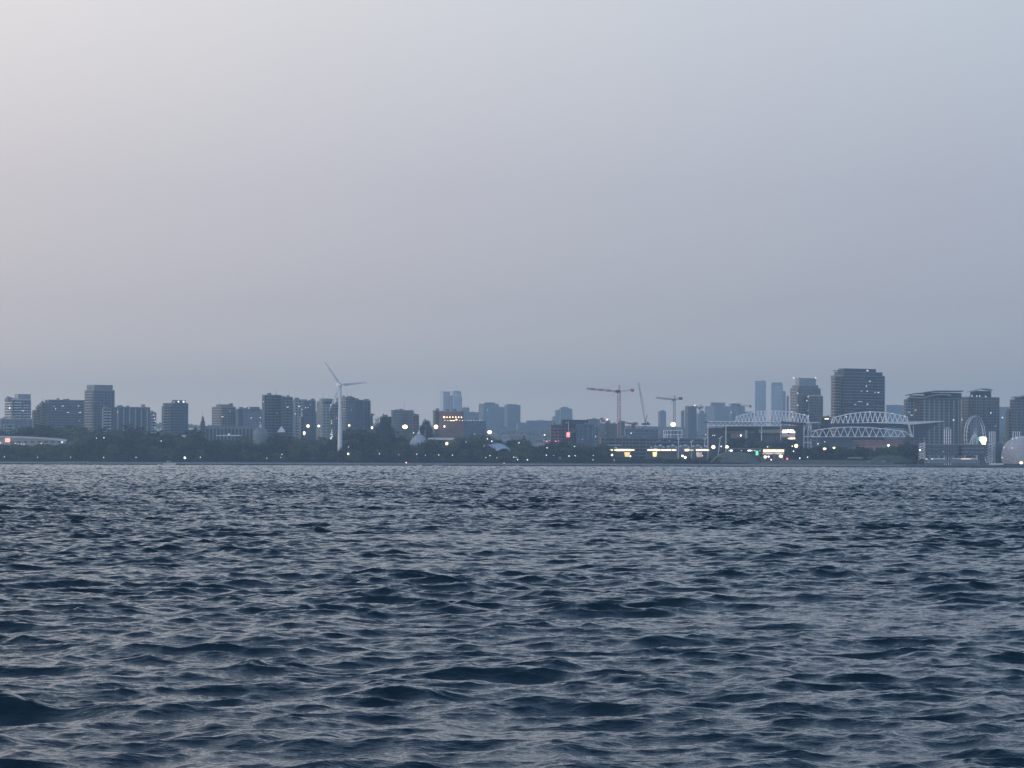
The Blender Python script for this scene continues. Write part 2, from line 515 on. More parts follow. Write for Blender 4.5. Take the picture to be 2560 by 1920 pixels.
building('apartment_tower', 'stepped pale tower with white balconies at the far left end of the skyline', AP, 4050, [
    ('wall', 12, 32, 77, 1000, 0, 'bBWwl', C_GREY, None, C_WHITE), ('wall', 12, 20, 34, 997, 1001, '', C_GREY),
    ('penthouse', 36, 46, 77, 985, 999, 'h', C_LIGHT)], [(24, 1020, 3, 3, E_BRIGHT), (57, 1027, 6, 2), (12, 1007, 2, 2), (78, 1040, 3, 2)])
building('office_building', 'low pale block with dark window panels in front of the far left tower', 'building', 3780, [
    ('wall', 0, 2, 80, 1048, 0, 'vl', C_GREY, C_GLASS2), ('wall', 0, 8, 34, 1062, 0, 'wl', C_LIGHT), ('wall', -40, 2, 12, 1049, 0, 'w', C_TAN)])
building('apartment_building', 'wide dark slab with a stepped left end beside the tallest left tower', AP, 4150, [
    ('wall', 112, 121, 216, 1001, 0, 'bwfl', C_BLUE, None, C_GREY), ('wall', 99, 105, 113, 1009, 0, 'wB', C_TAN), ('wall', 90, 95, 100, 1018, 0, 'wB', C_TAN), ('wall', 80, 85, 91, 1031, 0, 'wB', C_TAN)],
    [(139, 1022, 3, 3, E_WHITE), (157, 1015, 5, 2), (196, 1015, 5, 1.6), (170, 1031, 7, 1.6), (200, 1031, 8, 1.6), (135, 1016, 4, 1.4, E_DIM), (198, 1052, 3, 2, E_DIM)])
building('apartment_tower', 'tallest tower left of the wind turbine, with a boxy top and white left balconies', AP, 4000, [
    ('wall', 212, 234, 286, 977, 0, 'BWw', C_BLUE, None, C_LIGHT), ('penthouse', 217, 236, 282, 962, 977, '', C_GREY)], [(238, 1004, 2, 1.4, E_DIM)])
building('apartment_building', 'dark slab block with white vertical stair strips right of the tallest left tower', AP, 3900, [
    ('wall', 284, 287, 375, 1019, 0, 'ws', C_DARK, C_GLASS2, C_LIGHT), ('wall', 255, 258, 278, 1022, 0, 'bwf', C_GREY, None, C_WHITE), ('wall', 374, 376, 390, 1033, 0, 'bwfr', C_BLUE, None, C_WHITE),
    ('lift_house', 352, 354, 363, 1011, 1019, '', C_LIGHT), ('lift_house', 315, 316, 323, 1014, 1019, '', C_GREY)], [(294, 1030, 2, 3), (384, 1037, 3, 3), (386, 1046, 3, 4), (387, 1070, 3, 3), (388, 1053, 3, 3)])
building('apartment_tower', 'lone tower with a green-grey left side and two bright lamps on its roof', AP, 4000, [
    ('wall', 408, 432, 470, 1009, 0, 'BWw', C_BLUE, None, C_GREEN), ('wall', 405, 412, 424, 1017, 0, 'BbW', C_GREEN), ('penthouse', 430, 434, 464, 1000, 1009, 'h', C_DARK)],
    [(446, 1004, 3.4, 3.4, E_BRIGHT), (459, 1004, 4, 4, E_BRIGHT), (435, 1005, 4, 2)])
building('apartment_building', 'tan apartment block with a jagged roofline behind the spired hall', AP, 4300, [
    ('wall', 530, 554, 589, 1018, 0, 'BWwl', C_TAN, None, C_LIGHT), ('penthouse', 540, 548, 583, 1011, 1018, '', C_TAN), ('lift_house', 572, 576, 582, 1008, 1012, '', C_GREY)], [(556, 1042, 7, 1.8), (575, 1028, 2, 2), (576, 1008, 2, 1.6, E_DIM)])
building('apartment_building', 'low wide apartment block with a dark blue strip beside the tan block', AP, 4300, [
    ('wall', 588, 594, 655, 1024, 0, 'w', C_GREY, C_GLASS2), ('wall', 597, 598, 607, 1023, 0, '', C_DARK), ('penthouse', 617, 622, 648, 1017, 1024, 'h', C_TAN)],
    [(622, 1020, 3, 3), (628, 1045, 3, 2.4), (651, 1044, 3.4, 3.4, E_WHITE), (650, 1056, 2, 2, E_DIM)])
building('apartment_building', 'long dark block with close white balcony bands, left of the lit towers', AP, 3800, [
    ('wall', 655, 662, 704, 989, 0, 'bwf', C_DARK, None, C_GREY), ('wall', 703, 704, 732, 994, 0, 'bwf', C_BLUE, None, C_GREY), ('lift_house', 686, 688, 694, 986, 989, '', C_GREY)],
    [(719, 1018, 7, 1.6), (658, 1004, 2, 3), (693, 1033, 2, 2, E_DIM), (738, 1035, 3, 2.4)])
building('apartment_tower', 'pale thin block wedged behind the dark banded block', AP, 3950, [
    ('wall', 731, 736, 762, 1000, 0, 'Bw', C_LIGHT, None, C_LIGHT), ('lift_house', 736, 738, 745, 996, 1000, '', C_GREY)], [(748, 1016, 5, 3), (755, 1024, 3, 2), (750, 1058, 3, 4)])
building('apartment_building', 'dark topped block over a pale panel building near the wind turbine', AP, 3850, [
    ('wall', 757, 759, 789, 1003, 0, 'w', C_DARK, C_GLASS2), ('wall', 752, 756, 802, 1030, 1043, '', C_LIGHT), ('wall', 748, 752, 800, 1043, 0, 'w', C_GREY)],
    [(764, 1019, 3, 3), (770, 1018, 3, 1.4), (776, 1012, 4, 1.4, E_DIM)])
building('lit_stair_tower', 'green-grey tower with a glowing stair window column left of the wind turbine', AP, 3750, [
    ('wall', 792, 806, 834, 1005, 0, 'wB', C_GREEN, C_GLASS2, C_GREY), ('penthouse', 798, 804, 830, 996, 1005, '', C_GREEN), ('wall', 812, 813, 833, 1004, 1010, '', C_DARK), ('wall', 833, 836, 848, 1012, 0, 'wB', C_GREY, None, C_LIGHT)],
    [(828.5, 1052, 4, 2.4), (829, 1058, 4, 2.4), (829.5, 1075, 3.4, 2), (829, 1080.5, 4, 2.4), (828.5, 1086, 7, 3), (830, 1091, 6, 3, E_WHITE), (827, 1096, 6, 4, E_BRIGHT), (818, 1095.5, 4, 3, E_WHITE), (842, 1045, 3, 2), (827, 1012, 6, 2)])
building('apartment_building', 'broad stepped block directly behind the wind turbine', AP, 4000, [
    ('wall', 841, 863, 886, 995, 0, 'BWw', C_LIGHT, None, C_LIGHT), ('penthouse', 863, 866, 885, 992, 1001, '', C_DARK), ('wall', 871, 872, 911, 1001, 0, 'w', C_BLUE, C_GLASS2), ('wall', 908, 909, 926, 1003, 0, 'w', C_BLUE),
    ('wall', 924, 926, 932, 1040, 0, 'wr', C_BLUE)], [(878, 1025, 3, 2, E_DIM), (860, 1022, 3, 2, E_DIM)])
building('office_building', 'brown flat-topped block with a lower right wing in the middle of the park skyline', 'building', 3850, [
    ('wall', 978, 982, 1034, 1027, 0, 'w', C_TAN, C_GLASS2), ('wall', 950, 954, 1000, 1043, 0, 'w', C_DARK), ('wall', 1030, 1032, 1047, 1040, 0, 'w', C_BRICK)], [(1034, 1082, 3.4, 3.4, E_WHITE)])
building('hotel_building', 'brown hotel block with a row of seven glowing lamps near its roof', 'hotel', 3700, [
    ('wall', 1096, 1097, 1159, 1029, 0, 'l', C_BRICK), ('wall', 1082, 1086, 1097, 1028, 0, 'w', C_TAN, C_GLASS2), ('wall', 1096, 1098, 1215, 1052, 0, 'wl', C_BLUE, C_GLASS2, C_GREY)],
    [(1110.5 + i * 7.2, 1042.8 + (.5 if i == 6 else 0), 5.0 if i < 1 else 3.4, 5.0 if i < 1 else 3.6, E_HOT, 'roof_lamp') for i in range(7)]
    + [(1112 + i * 7.3, 1051.2, 2.2 if i % 3 else 3.4, 1.8, E_WARM if i < 7 else E_WHITE, 'roof_lamp') for i in range(14)]
    + [(1141, 1048.5, 5, 3, E_AMBER), (1131, 1051.5, 16, 1.6, E_AMBER), (1111, 1066, 4, 6, E_BRIGHT), (1186, 1085, 3, 3, E_DIM)])
# middle-distance and far towers, fading into the haze
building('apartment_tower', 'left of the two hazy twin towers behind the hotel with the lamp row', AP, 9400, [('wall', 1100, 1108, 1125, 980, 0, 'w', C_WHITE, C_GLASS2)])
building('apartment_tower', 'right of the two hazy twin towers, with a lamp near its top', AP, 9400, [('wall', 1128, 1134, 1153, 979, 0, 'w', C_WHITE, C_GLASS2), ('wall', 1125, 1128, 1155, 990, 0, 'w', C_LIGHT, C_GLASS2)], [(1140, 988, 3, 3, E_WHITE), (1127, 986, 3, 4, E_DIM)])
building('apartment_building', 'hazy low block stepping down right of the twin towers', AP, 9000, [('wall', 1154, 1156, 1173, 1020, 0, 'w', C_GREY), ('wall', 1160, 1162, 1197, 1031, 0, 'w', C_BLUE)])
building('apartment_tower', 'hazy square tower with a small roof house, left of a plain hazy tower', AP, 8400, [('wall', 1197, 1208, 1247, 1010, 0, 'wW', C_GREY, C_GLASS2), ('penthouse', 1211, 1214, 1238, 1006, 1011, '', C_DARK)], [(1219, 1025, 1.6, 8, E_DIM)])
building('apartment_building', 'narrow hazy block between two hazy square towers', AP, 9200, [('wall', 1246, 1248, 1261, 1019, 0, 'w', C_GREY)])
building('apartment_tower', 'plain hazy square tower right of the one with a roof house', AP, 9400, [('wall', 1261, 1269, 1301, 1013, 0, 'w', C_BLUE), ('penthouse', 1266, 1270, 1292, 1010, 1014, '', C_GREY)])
building('apartment_building', 'pale hazy tower with a sloping left shoulder above the brick office', AP, 10200, [('wall', 1397, 1402, 1431, 1022, 0, 'w', C_GREEN), ('penthouse', 1402, 1404, 1420, 1017, 1022, '', C_GREEN), ('wall', 1387, 1389, 1399, 1027, 0, '', C_GREEN), ('wall', 1380, 1383, 1390, 1043, 0, '', C_GREEN)])
building('warehouse', 'long hazy blue-green hall behind the park trees left of the brick office', 'building', 8800, [('wall', 1315, 1318, 1388, 1052, 0, '', C_BLUE), ('wall', 1290, 1294, 1330, 1058, 0, '', C_GREY)])
building('office_building', 'reddish office with pale window rows and a dark top storey, behind the red sign', 'office', 3550, [
    ('wall', 1375, 1377, 1440, 1064, 0, 'wl', C_BRICK, C_GLASS, C_DARK), ('penthouse', 1402, 1405, 1470, 1049, 1064, '', C_DARK), ('wall', 1440, 1441, 1486, 1062, 0, 'v', C_BLUE, C_GLASS2),
    ('wall', 1425, 1426, 1443, 1082, 0, '', C_DARK)], [(1489, 1091, 3, 5, E_DIM), (1416, 1057, 2, 2, E_DIM), (1456, 1098, 4, 2, E_DIM)])
building('apartment_building', 'pale hazy slab standing behind the dark topped office', AP, 5200, [('wall', 1468, 1470, 1504, 1049, 0, 'w', C_GREY, C_GLASS2), ('wall', 1500, 1501, 1506, 1049, 0, '', C_WHITE)])
building('office_building', 'grey purple block under the red and white crane', 'building', 4300, [('wall', 1495, 1498, 1552, 1060, 0, 'w', C_TAN, C_GLASS2), ('wall', 1485, 1486, 1512, 1068, 0, 'w', C_GREY), ('wall', 1545, 1546, 1562, 1057, 0, 'w', C_TAN)], [(1515, 1082, 3, 3, E_DIM)])
building('warehouse', 'low long warehouse with a pale strip roof beneath the cranes', 'warehouse', 3900, [('wall', 1560, 1563, 1645, 1074, 0, 'w', C_GREY, C_GLASS2), ('lift_house', 1578, 1579, 1588, 1060, 1074, '', C_BRICK), ('wall', 1553, 1554, 1640, 1091, 0, 'l', C_TAN, None, C_LIGHT)], [(1578, 1083, 4, 4, E_WHITE), (1672, 1107, 2, 4, E_DIM)])
building('exhibition_hall', 'long low brown hall behind the glowing pavilions', 'hall', 3450, [('wall', 1500, 1503, 1768, 1096, 0, 'w', C_TAN, C_GLASS), ('wall', 1638, 1640, 1700, 1107, 0, '', C_DARK)])
building('apartment_tower', 'tiny hazy tower with a pointed top under the grey crane arm', AP, 10200, [('wall', 1645, 1650, 1665, 1029, 0, 'w', C_GREY), ('lift_house', 1652, 1655, 1661, 1025, 1029, '', C_GREY)])
building('apartment_tower', 'faint narrow tower left of the dark hazy tower with a pink lamp', AP, 8600, [('wall', 1702, 1704, 1711, 1028, 0, 'w', C_GREY)])
building('apartment_tower', 'bluish hazy tower with a pink beacon on its roof corner', AP, 5600, [('wall', 1713, 1720, 1741, 1017, 0, 'wW', C_DARK, C_GLASS2)], [(1737, 1013.5, 3.6, 3.2, E_PINKL, 'beacon')])
building('apartment_building', 'half-built pale hazy block beside the small green crane', AP, 8600, [('wall', 1741, 1744, 1766, 1034, 0, 'w', C_LIGHT), ('wall', 1748, 1750, 1760, 1028, 0, 'w', C_GREY)])
building('apartment_building', 'wide hazy block with a reddish unfinished roof storey behind the stadium', AP, 9400, [('wall', 1762, 1786, 1826, 1016, 0, 'wW', C_GREY, C_GLASS2), ('penthouse', 1776, 1780, 1813, 1006, 1016, 'h', C_BRICK)])
building('apartment_building', 'hazy cluttered block under construction right of the reddish roof one', AP, 8200, [('wall', 1824, 1828, 1862, 1016, 0, 'w', C_GREY, C_GLASS2), ('penthouse', 1828, 1830, 1848, 1008, 1016, '', C_GREY), ('wall', 1840, 1842, 1884, 1030, 0, 'w', C_LIGHT)], [(1829, 1007, 3, 2), (1835, 1007, 3, 2), (1828, 1031, 3, 3)])
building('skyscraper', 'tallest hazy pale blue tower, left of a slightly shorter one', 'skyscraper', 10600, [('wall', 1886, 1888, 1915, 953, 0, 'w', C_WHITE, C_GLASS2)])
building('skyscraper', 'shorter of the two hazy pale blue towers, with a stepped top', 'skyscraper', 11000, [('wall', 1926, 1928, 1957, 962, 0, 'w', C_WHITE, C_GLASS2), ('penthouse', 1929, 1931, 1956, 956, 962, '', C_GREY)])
building('apartment_tower', 'thin hazy tower close against the stepped pyramid-topped condo tower', AP, 9400, [('wall', 1955, 1957, 1964, 980, 0, '', C_GREY), ('wall', 1966, 1967, 1972, 992, 0, '', C_DARK)])
building('condo_tower', 'stepped condo tower tapering to a flat crown between the two stadium arches', 'condo tower', 3900, [
    ('wall', 1976, 1994, 2051, 972, 0, 'wWB', C_TAN, C_GLASS2, C_LIGHT), ('wall', 1981, 1998, 2046, 964, 974, 'l', C_GREY, None, C_LIGHT), ('penthouse', 1989, 1998, 2040, 945, 964, '', C_GREEN), ('wall', 2020, 2022, 2057, 990, 0, 'wl', C_TAN, C_GLASS2, C_WHITE)],
    [(1984, 944.5, 3, 3, E_PINKL, 'beacon'), (2039, 944.5, 3, 3, E_PINKL, 'beacon'), (1994, 983, 4, 3), (2017, 1001.5, 4.4, 3, E_WHITE), (1994, 1013, 4, 3), (2020, 992, 5, 2), (2020, 1026, 2.6, 2.6, E_DIM)])
building('condo_tower', 'massive dark glass condo tower, the tallest and widest on the skyline', 'condo tower', 3700, [
    ('wall', 2078, 2108, 2211, 940, 0, 'bBwWfr', C_DARK, C_GLASS, C_GREY), ('wall', 2086, 2110, 2206, 931, 941, '', C_DARK), ('penthouse', 2096, 2112, 2190, 921, 931, '', C_DARK), ('roof_slab', 2082, 2092, 2130, 925, 928, '', C_GREY),
    ('wall', 2078, 2088, 2104, 945, 0, 'bB', C_TAN, C_GLASS, C_LIGHT)],
    [(2169, 926.5, 5, 4, E_WHITE), (2175, 953, 4, 2.4), (2166, 965, 3.4, 3), (2196, 981, 6, 2.4), (2188, 981, 3, 2), (2168, 978, 4, 3, E_DIM), (2154, 978, 4, 2.4, E_DIM), (2169, 1010.5, 5, 3), (2150, 1004, 14, 1.5, E_DIM), (2138, 1011, 8, 1.5, E_DIM)])
building('lit_canopy_building', 'low building with a bright golden strip light between the two condo towers', 'building', 3750, [('wall', 2050, 2052, 2080, 1045, 0, '', C_DARK)], [(2067, 1047, 13, 2.6, E_HOT)])
building('condo_building', 'long tan condo block with a wavy roof left of the observation wheel', 'condo building', 3800, [
    ('wall', 2280, 2305, 2402, 996, 0, 'swW', C_TAN, C_GLASS, C_LIGHT), ('wall', 2260, 2268, 2284, 1000, 0, 'bBw', C_GREY, C_GLASS, C_LIGHT), ('penthouse', 2310, 2316, 2404, 981, 997, '', C_DARK), ('penthouse', 2274, 2280, 2312, 988, 1000, '', C_GREY)],
    [(2289, 1025, 5, 1.8), (2384, 1050, 4, 5, E_WHITE), (2405, 1049, 3, 6, E_DIM), (2273, 1031, 6, 2, E_DIM), (2279, 1038, 6, 3, E_DIM)])
building('condo_building', 'tan condo block with a raised curved-roof top storey behind the observation wheel', 'condo building', 3850, [
    ('wall', 2404, 2420, 2498, 994, 0, 'swW', C_TAN, C_GLASS, C_GREY), ('penthouse', 2425, 2430, 2478, 977, 994, '', C_DARK)],
    [(2430, 990, 3, 3, E_WHITE), (2442, 990, 2.6, 3), (2449.5, 990, 3.4, 3.4, E_WHITE), (2464.5, 991, 3.6, 3), (2477, 1032, 4, 4, E_WHITE), (2489, 1065, 2, 5, E_DIM)])
building('condo_building', 'dark tan condo block cut by the right edge of the photo', 'condo building', 3800, [
    ('wall', 2525, 2536, 2620, 1000, 0, 'swW', C_TAN, C_GLASS, C_GREY), ('penthouse', 2537, 2541, 2600, 991, 1000, '', C_DARK), ('wall', 2514, 2520, 2536, 1028, 0, 'w', C_TAN)], [(2506, 1044, 4, 4, E_WHITE)])
building('apartment_building', 'hazy far block between the wavy-roofed condos and the dark tower', AP, 10400, [('wall', 2215, 2217, 2262, 1013, 0, 'w', C_GREY)])
building('apartment_building', 'hazy far block seen in the gap left of the condo at the right edge', AP, 10400, [('wall', 2497, 2499, 2530, 1018, 0, 'w', C_GREY)])
# curved roof sheets on the condos
def curved_roof(pts, Y, label, thick=1.2, depth=26, mt=C_LIGHT):
    m = MB(); n = len(pts); fr = [W(x, y, Y) for x, y in pts]
    vs = [(x, Y - 1.5, z) for x, z in fr] + [(x, Y - 1.5, z + thick) for x, z in fr] + [(x, Y + depth, z) for x, z in fr] + [(x, Y + depth, z + thick) for x, z in fr]
    fs = []
    for i in range(n - 1):
        fs += [(i, i + 1, n + i + 1, n + i), (2 * n + i + 1, 2 * n + i, 3 * n + i, 3 * n + i + 1), (n + i, n + i + 1, 3 * n + i + 1, 3 * n + i), (i + 1, i, 2 * n + i, 2 * n + i + 1)]
    fs += [(0, n, 3 * n, 2 * n), (n - 1, 3 * n - 1, 4 * n - 1, 2 * n - 1)]
    m.add(vs, fs)
    return m
def attach(m, name, mt, root, smooth=False): return m.build(name, mt, root, smooth)
def root_of(lbl): return [o for o in bpy.data.objects if o.get('label', '').startswith(lbl)][0]
r = root_of('long tan condo block')
attach(curved_roof([(2278, 994), (2290, 996), (2303, 995.5), (2320, 993), (2335, 989.5), (2347, 987.5), (2362, 987.5), (2378, 990)], 3797, ''), 'curved_roof', C_LIGHT, r)
attach(curved_roof([(2308, 984), (2320, 981.5), (2340, 979), (2360, 979), (2385, 979.5), (2408, 979)], 3800, ''), 'curved_roof', C_SLATE, r)
attach(curved_roof([(2270, 989), (2285, 986), (2300, 984.5), (2312, 985)], 3800, ''), 'curved_roof', C_SLATE, r)
r = root_of('tan condo block with a raised')
attach(curved_roof([(2424, 980.5), (2434, 979), (2445, 976), (2456, 973), (2468, 974), (2482, 976)], 3847, ''), 'curved_roof', C_LIGHT, r)
r = root_of('dark tan condo block cut')
attach(curved_roof([(2535, 994), (2545, 995), (2560, 991), (2590, 986)], 3797, ''), 'curved_roof', C_LIGHT, r)

# spired exhibition hall, domes
def hall_with_spire():
    Y = 3600
    X, Z = W(575, 1140, Y)
    root = empty('exhibition_hall', (X, Y, gz(Y)), 'long old hall with a dark domed spire at its left end', 'hall'); root["_o"] = (X, Y, gz(Y))
    b = Block(512, 514, 642, 1065, 0, Y, 20); part(b.body(), 'wall', C_GREY, root)
    m = MB()
    for i in range(14):
        c = b.a * (i + .5) / 14
        m.quadbox(b.foot(c - 1.2, c + 1.2, -.15, 0), b.zb + 3, b.zt - 3)
    part(m, 'window_row', C_GLASS, root)
    x0, zt = W(501, 1052, Y); x1, _ = W(512, 1052, Y); cx = (x0 + x1) / 2; hw = (x1 - x0) / 2
    MB().quadbox([(x0, Y), (x1, Y), (x1, Y + 2 * hw), (x0, Y + 2 * hw)], gz(Y), W(506, 1057, Y)[1]).build('tower', C_DARK, root)
    z = W(506, 1057, Y)[1]
    MB().lathe([(hw * .95, 0), (hw * .95, 1.5), (hw * .6, 2.6), (hw * .55, 5), (hw * .2, 7), (.15, 7.5), (.12, 12)], (cx, Y + hw, z), 10).build('spire', C_DARK, root)
    MB().box((W(575, 1089, Y)[0], Y - 14, W(575, 1089, Y)[1]), (M(62, Y), 3, 1.1)).build('canopy', C_WHITE, root)
    lit(root, 572.5, 1086, Y - 16, 4, 4, E_WHITE, 'lamp')
    lit(root, 492, 1074, Y - 16, 3, 2, E_DIM, 'lamp')
hall_with_spire()
def dome(label, px, ytop, ybase, hw, Y, name='domed_hall', drum=8, mt=C_PVC, bell=False):
    X, zt = W(px, ytop, Y); zb = W(px, ybase, Y)[1]; R = M(hw, Y)
    root = empty(name, (X, Y, gz(Y)), label, 'domed hall'); root["_o"] = (X, Y, gz(Y))
    H = zt - zb
    prof = [(R, 0)] + [(R * math.cos(t), H * math.sin(t)) for t in [i * math.pi / 2 / 7 for i in range(1, 7)]] if not bell else [(R, 0), (R * .93, H * .16), (R * .82, H * .36), (R * .66, H * .58), (R * .46, H * .76), (R * .3, H * .86), (R * .14, H * .93)]
    MB().lathe(prof, (X, Y + R, zb), 24).build('dome', mt, root, True)
    for k in range(9):
        m = MB(); a = math.pi * (1 + (k + .5) / 9)
        for (r0, z0), (r1, z1) in zip(prof, prof[1:]):
            m.tube((X + 1.01 * r0 * math.cos(a), Y + R + 1.01 * r0 * math.sin(a), zb + z0), (X + 1.01 * r1 * math.cos(a), Y + R + 1.01 * r1 * math.sin(a), zb + z1), .22, n=4)
        m.build('dome_rib', C_LIGHT, root)
    MB().lathe([(R * .16, 0), (R * .16, 1.2), (.3, 3.2), (.1, 5.5)], (X, Y + R, zt - .6), 8).build('finial', C_WHITE, root)
    MB().lathe([(R * 1.02, 0), (R * 1.02, zb - gz(Y))], (X, Y + R, gz(Y)), 24).build('drum', C_GREY, root)
    return root
dome('pale ribbed glass dome with a finial among the trees left of the wind turbine', 650, 1067, 1090, 19, 3450, mt=C_GREY)
r = dome('broad white tent-like dome with a knob on top, among the park trees', 1047, 1084, 1113, 26, 3300, 'domed_hall', bell=True)
attach(MB().box((W(1103, 1097, 3290)[0], 3290, W(1103, 1097, 3290)[1]), (M(66, 3290), 9, 2.0)), 'annex_roof', C_WHITE, r)
attach(MB().box((W(1103, 1103, 3291)[0], 3291, gz(3290) + 5.5), (M(62, 3290), 7, 11)), 'annex_wall', C_GREY, r)
# small white cupola
Y = 3500; X, Z = W(703, 1079, Y)
root = empty('cupola_building', (X, Y, gz(Y)), 'dark pavilion topped by a small white triangular cupola', 'pavilion'); root["_o"] = (X, Y, gz(Y))
MB().box((X, Y + 4, (gz(Y) + Z) / 2), (M(22, Y), 8, Z - gz(Y))).build('wall', C_DARK, root)
MB().add([(X - 4, Y - .5, Z), (X + 4, Y - .5, Z), (X + 4, Y + 8, Z), (X - 4, Y + 8, Z), (X, Y + 3.8, Z + 5.6)], [(0, 1, 4), (1, 2, 4), (2, 3, 4), (3, 0, 4), (3, 2, 1, 0)]).build('cupola', C_WHITE, root)
MB().box((X, Y + 3, Z - .4), (M(19, Y), 9.5, .7)).build('cornice', C_WHITE, root)
# arena with low curved white roof and red sign, far left
Y = 3260; X, Z = W(90, 1110, Y)
root = empty('arena', (X, Y, gz(Y)), 'long low white arena with a gently curved roof behind the shore trees', 'arena'); root["_o"] = (X, Y, gz(Y))
pts = [(-40, 1094), (14, 1095), (50, 1095.5), (90, 1097.5), (130, 1100), (160, 1104), (195, 1107)]
attach(curved_roof(pts, Y, '', 2.0, 45), 'roof', C_PVC, root)
m = MB()
for (xa, ya), (xb, yb) in zip(pts, pts[1:]):
    p, q = W(xa, ya, Y), W(xb, yb, Y)
    m.add([(p[0], Y + .5, gz(Y)), (q[0], Y + .5, gz(Y)), (q[0], Y + .5, q[1]), (p[0], Y + .5, p[1]), (p[0], Y + 44, gz(Y)), (q[0], Y + 44, gz(Y)), (q[0], Y + 44, q[1]), (p[0], Y + 44, p[1])], [(0, 1, 2, 3), (5, 4, 7, 6), (4, 0, 3, 7), (1, 5, 6, 2), (4, 5, 1, 0), (3, 2, 6, 7)])
attach(m, 'wall', C_LIGHT, root)
for i in range(9):
    xx, zz = W(30 + i * 17, 1104, Y); MB().box((xx, Y + .2, zz - .3), (M(9, Y), .4, 1.2)).build('window_row', C_GLASS, root)
for px, py, s in ((39, 1109, 4), (45, 1110, 2.4), (53, 1110, 3), (60, 1110.5, 3.4), (103, 1108.5, 3.4), (1, 1107, 5), (195, 1101, 4), (155, 1105.5, 6)):
    lit(root, px, py, Y - 2, s, s * .8, E_WHITE, 'lamp')
xx, zz = W(19, 1100.5, Y - 2)
s_ = MB().box((xx, Y - 2, zz), (M(12, Y), .6, M(9, Y))).build('lit_sign', emit('salmon_sign_light', (1.0, .55, .40), 1.6), root)
for dx in (-1.2, .1, 1.3):
    MB().tube((xx + dx - .4, Y - 2.4, zz - .7), (xx + dx, Y - 2.4, zz + .7), .16, n=4).build('sign_stroke', E_RED, s_)
    MB().tube((xx + dx + .4, Y - 2.4, zz - .7), (xx + dx, Y - 2.4, zz + .7), .16, n=4).build('sign_stroke', E_RED, s_)
# white slanted canopy roof in the trees
Y = 3200; root = empty('tent_roof', (W(459, 1100, Y)[0], Y, gz(Y)), 'small pale pointed tent roof among the trees under the lone tower', 'tent'); root["_o"] = (W(459, 1100, Y)[0], Y, gz(Y))
a, b_, c = W(453, 1088, Y), W(465, 1087.5, Y), W(464, 1100, Y)
MB().add([(a[0], Y, a[1]), (b_[0], Y, b_[1]), (c[0], Y, c[1]), (a[0] + 1, Y + 6, a[1]), (b_[0], Y + 6, b_[1]), (c[0], Y + 6, c[1])], [(0, 2, 1), (3, 4, 5), (0, 1, 4, 3), (1, 2, 5, 4), (2, 0, 3, 5)]).build('membrane', C_WHITE, root)
MB().tube((c[0], Y + 1, gz(Y)), (c[0], Y + 1, c[1] + 1), .25).build('pole', C_STEEL, root)

# far low houses that clutter the slope between the towers
rng = random.Random(5)
HPLACE = [(400, 'behind the left end of the park'), (850, 'behind the blocks left of the wind turbine'), (1200, 'behind the hotel'), (1480, 'behind the brick office'), (1760, 'under the cranes'), (2100, 'behind the left stadium stand'), (9999, 'behind the condos on the right')]
for k in range(150):
    Y = rng.uniform(4600, 7600); px = rng.uniform(-40, 2600)
    X, _ = W(px, 1100, Y); z = gz(Y)
    w_, d_, h_ = rng.uniform(12, 34), rng.uniform(12, 24), rng.uniform(6, 15)
    wi = rng.randrange(5); wm = (C_GREY, C_TAN, C_BRICK, C_LIGHT, C_DARK)[wi]
    pl = next(nm for lim, nm in HPLACE if px < lim)
    root = empty('house', (X, Y, z), 'hazy ' + ('grey', 'tan', 'brown', 'pale', 'dark')[wi] + ' building on the far slope ' + pl, 'low building', 'low buildings on the far slope ' + pl); root["_o"] = (X, Y, z)
    MB().box((X, Y, z + h_ / 2 - 1), (w_, d_, h_ + 2), rng.uniform(-.3, .3) * 0).build('wall', wm, root)
    if rng.random() < .5:
        MB().add([(X - w_ / 2 - .4, Y - d_ / 2 - .4, z + h_), (X + w_ / 2 + .4, Y - d_ / 2 - .4, z + h_), (X + w_ / 2 + .4, Y + d_ / 2, z + h_), (X - w_ / 2 - .4, Y + d_ / 2, z + h_), (X - w_ / 2, Y, z + h_ + 3.5), (X + w_ / 2, Y, z + h_ + 3.5)],
                 [(0, 1, 5, 4), (2, 3, 4, 5), (0, 4, 3), (1, 2, 5), (3, 2, 1, 0)]).build('roof', rng.choice((C_SLATE, C_BRICK, C_GREY)), root)
    else:
        MB().box((X, Y, z + h_ + .4), (w_ + .6, d_ + .6, .7)).build('roof', C_GREY, root)
    MB().box((X, Y - d_ / 2 - .1, z + h_ * .6), (w_ * .8, .3, 1.5)).build('window_row', C_GLASS, root)

def P3(px, py, Y, dy=0.0):
    x, z = W(px, py, Y); return (x, Y + dy, z)
def newroot(name, px, Y, label, cat, group=None, z=None):
    loc = (W(px, 1140, Y)[0], Y, gz(Y) if z is None else z)
    r = empty(name, loc, label, cat, group); r["_o"] = loc
    return r

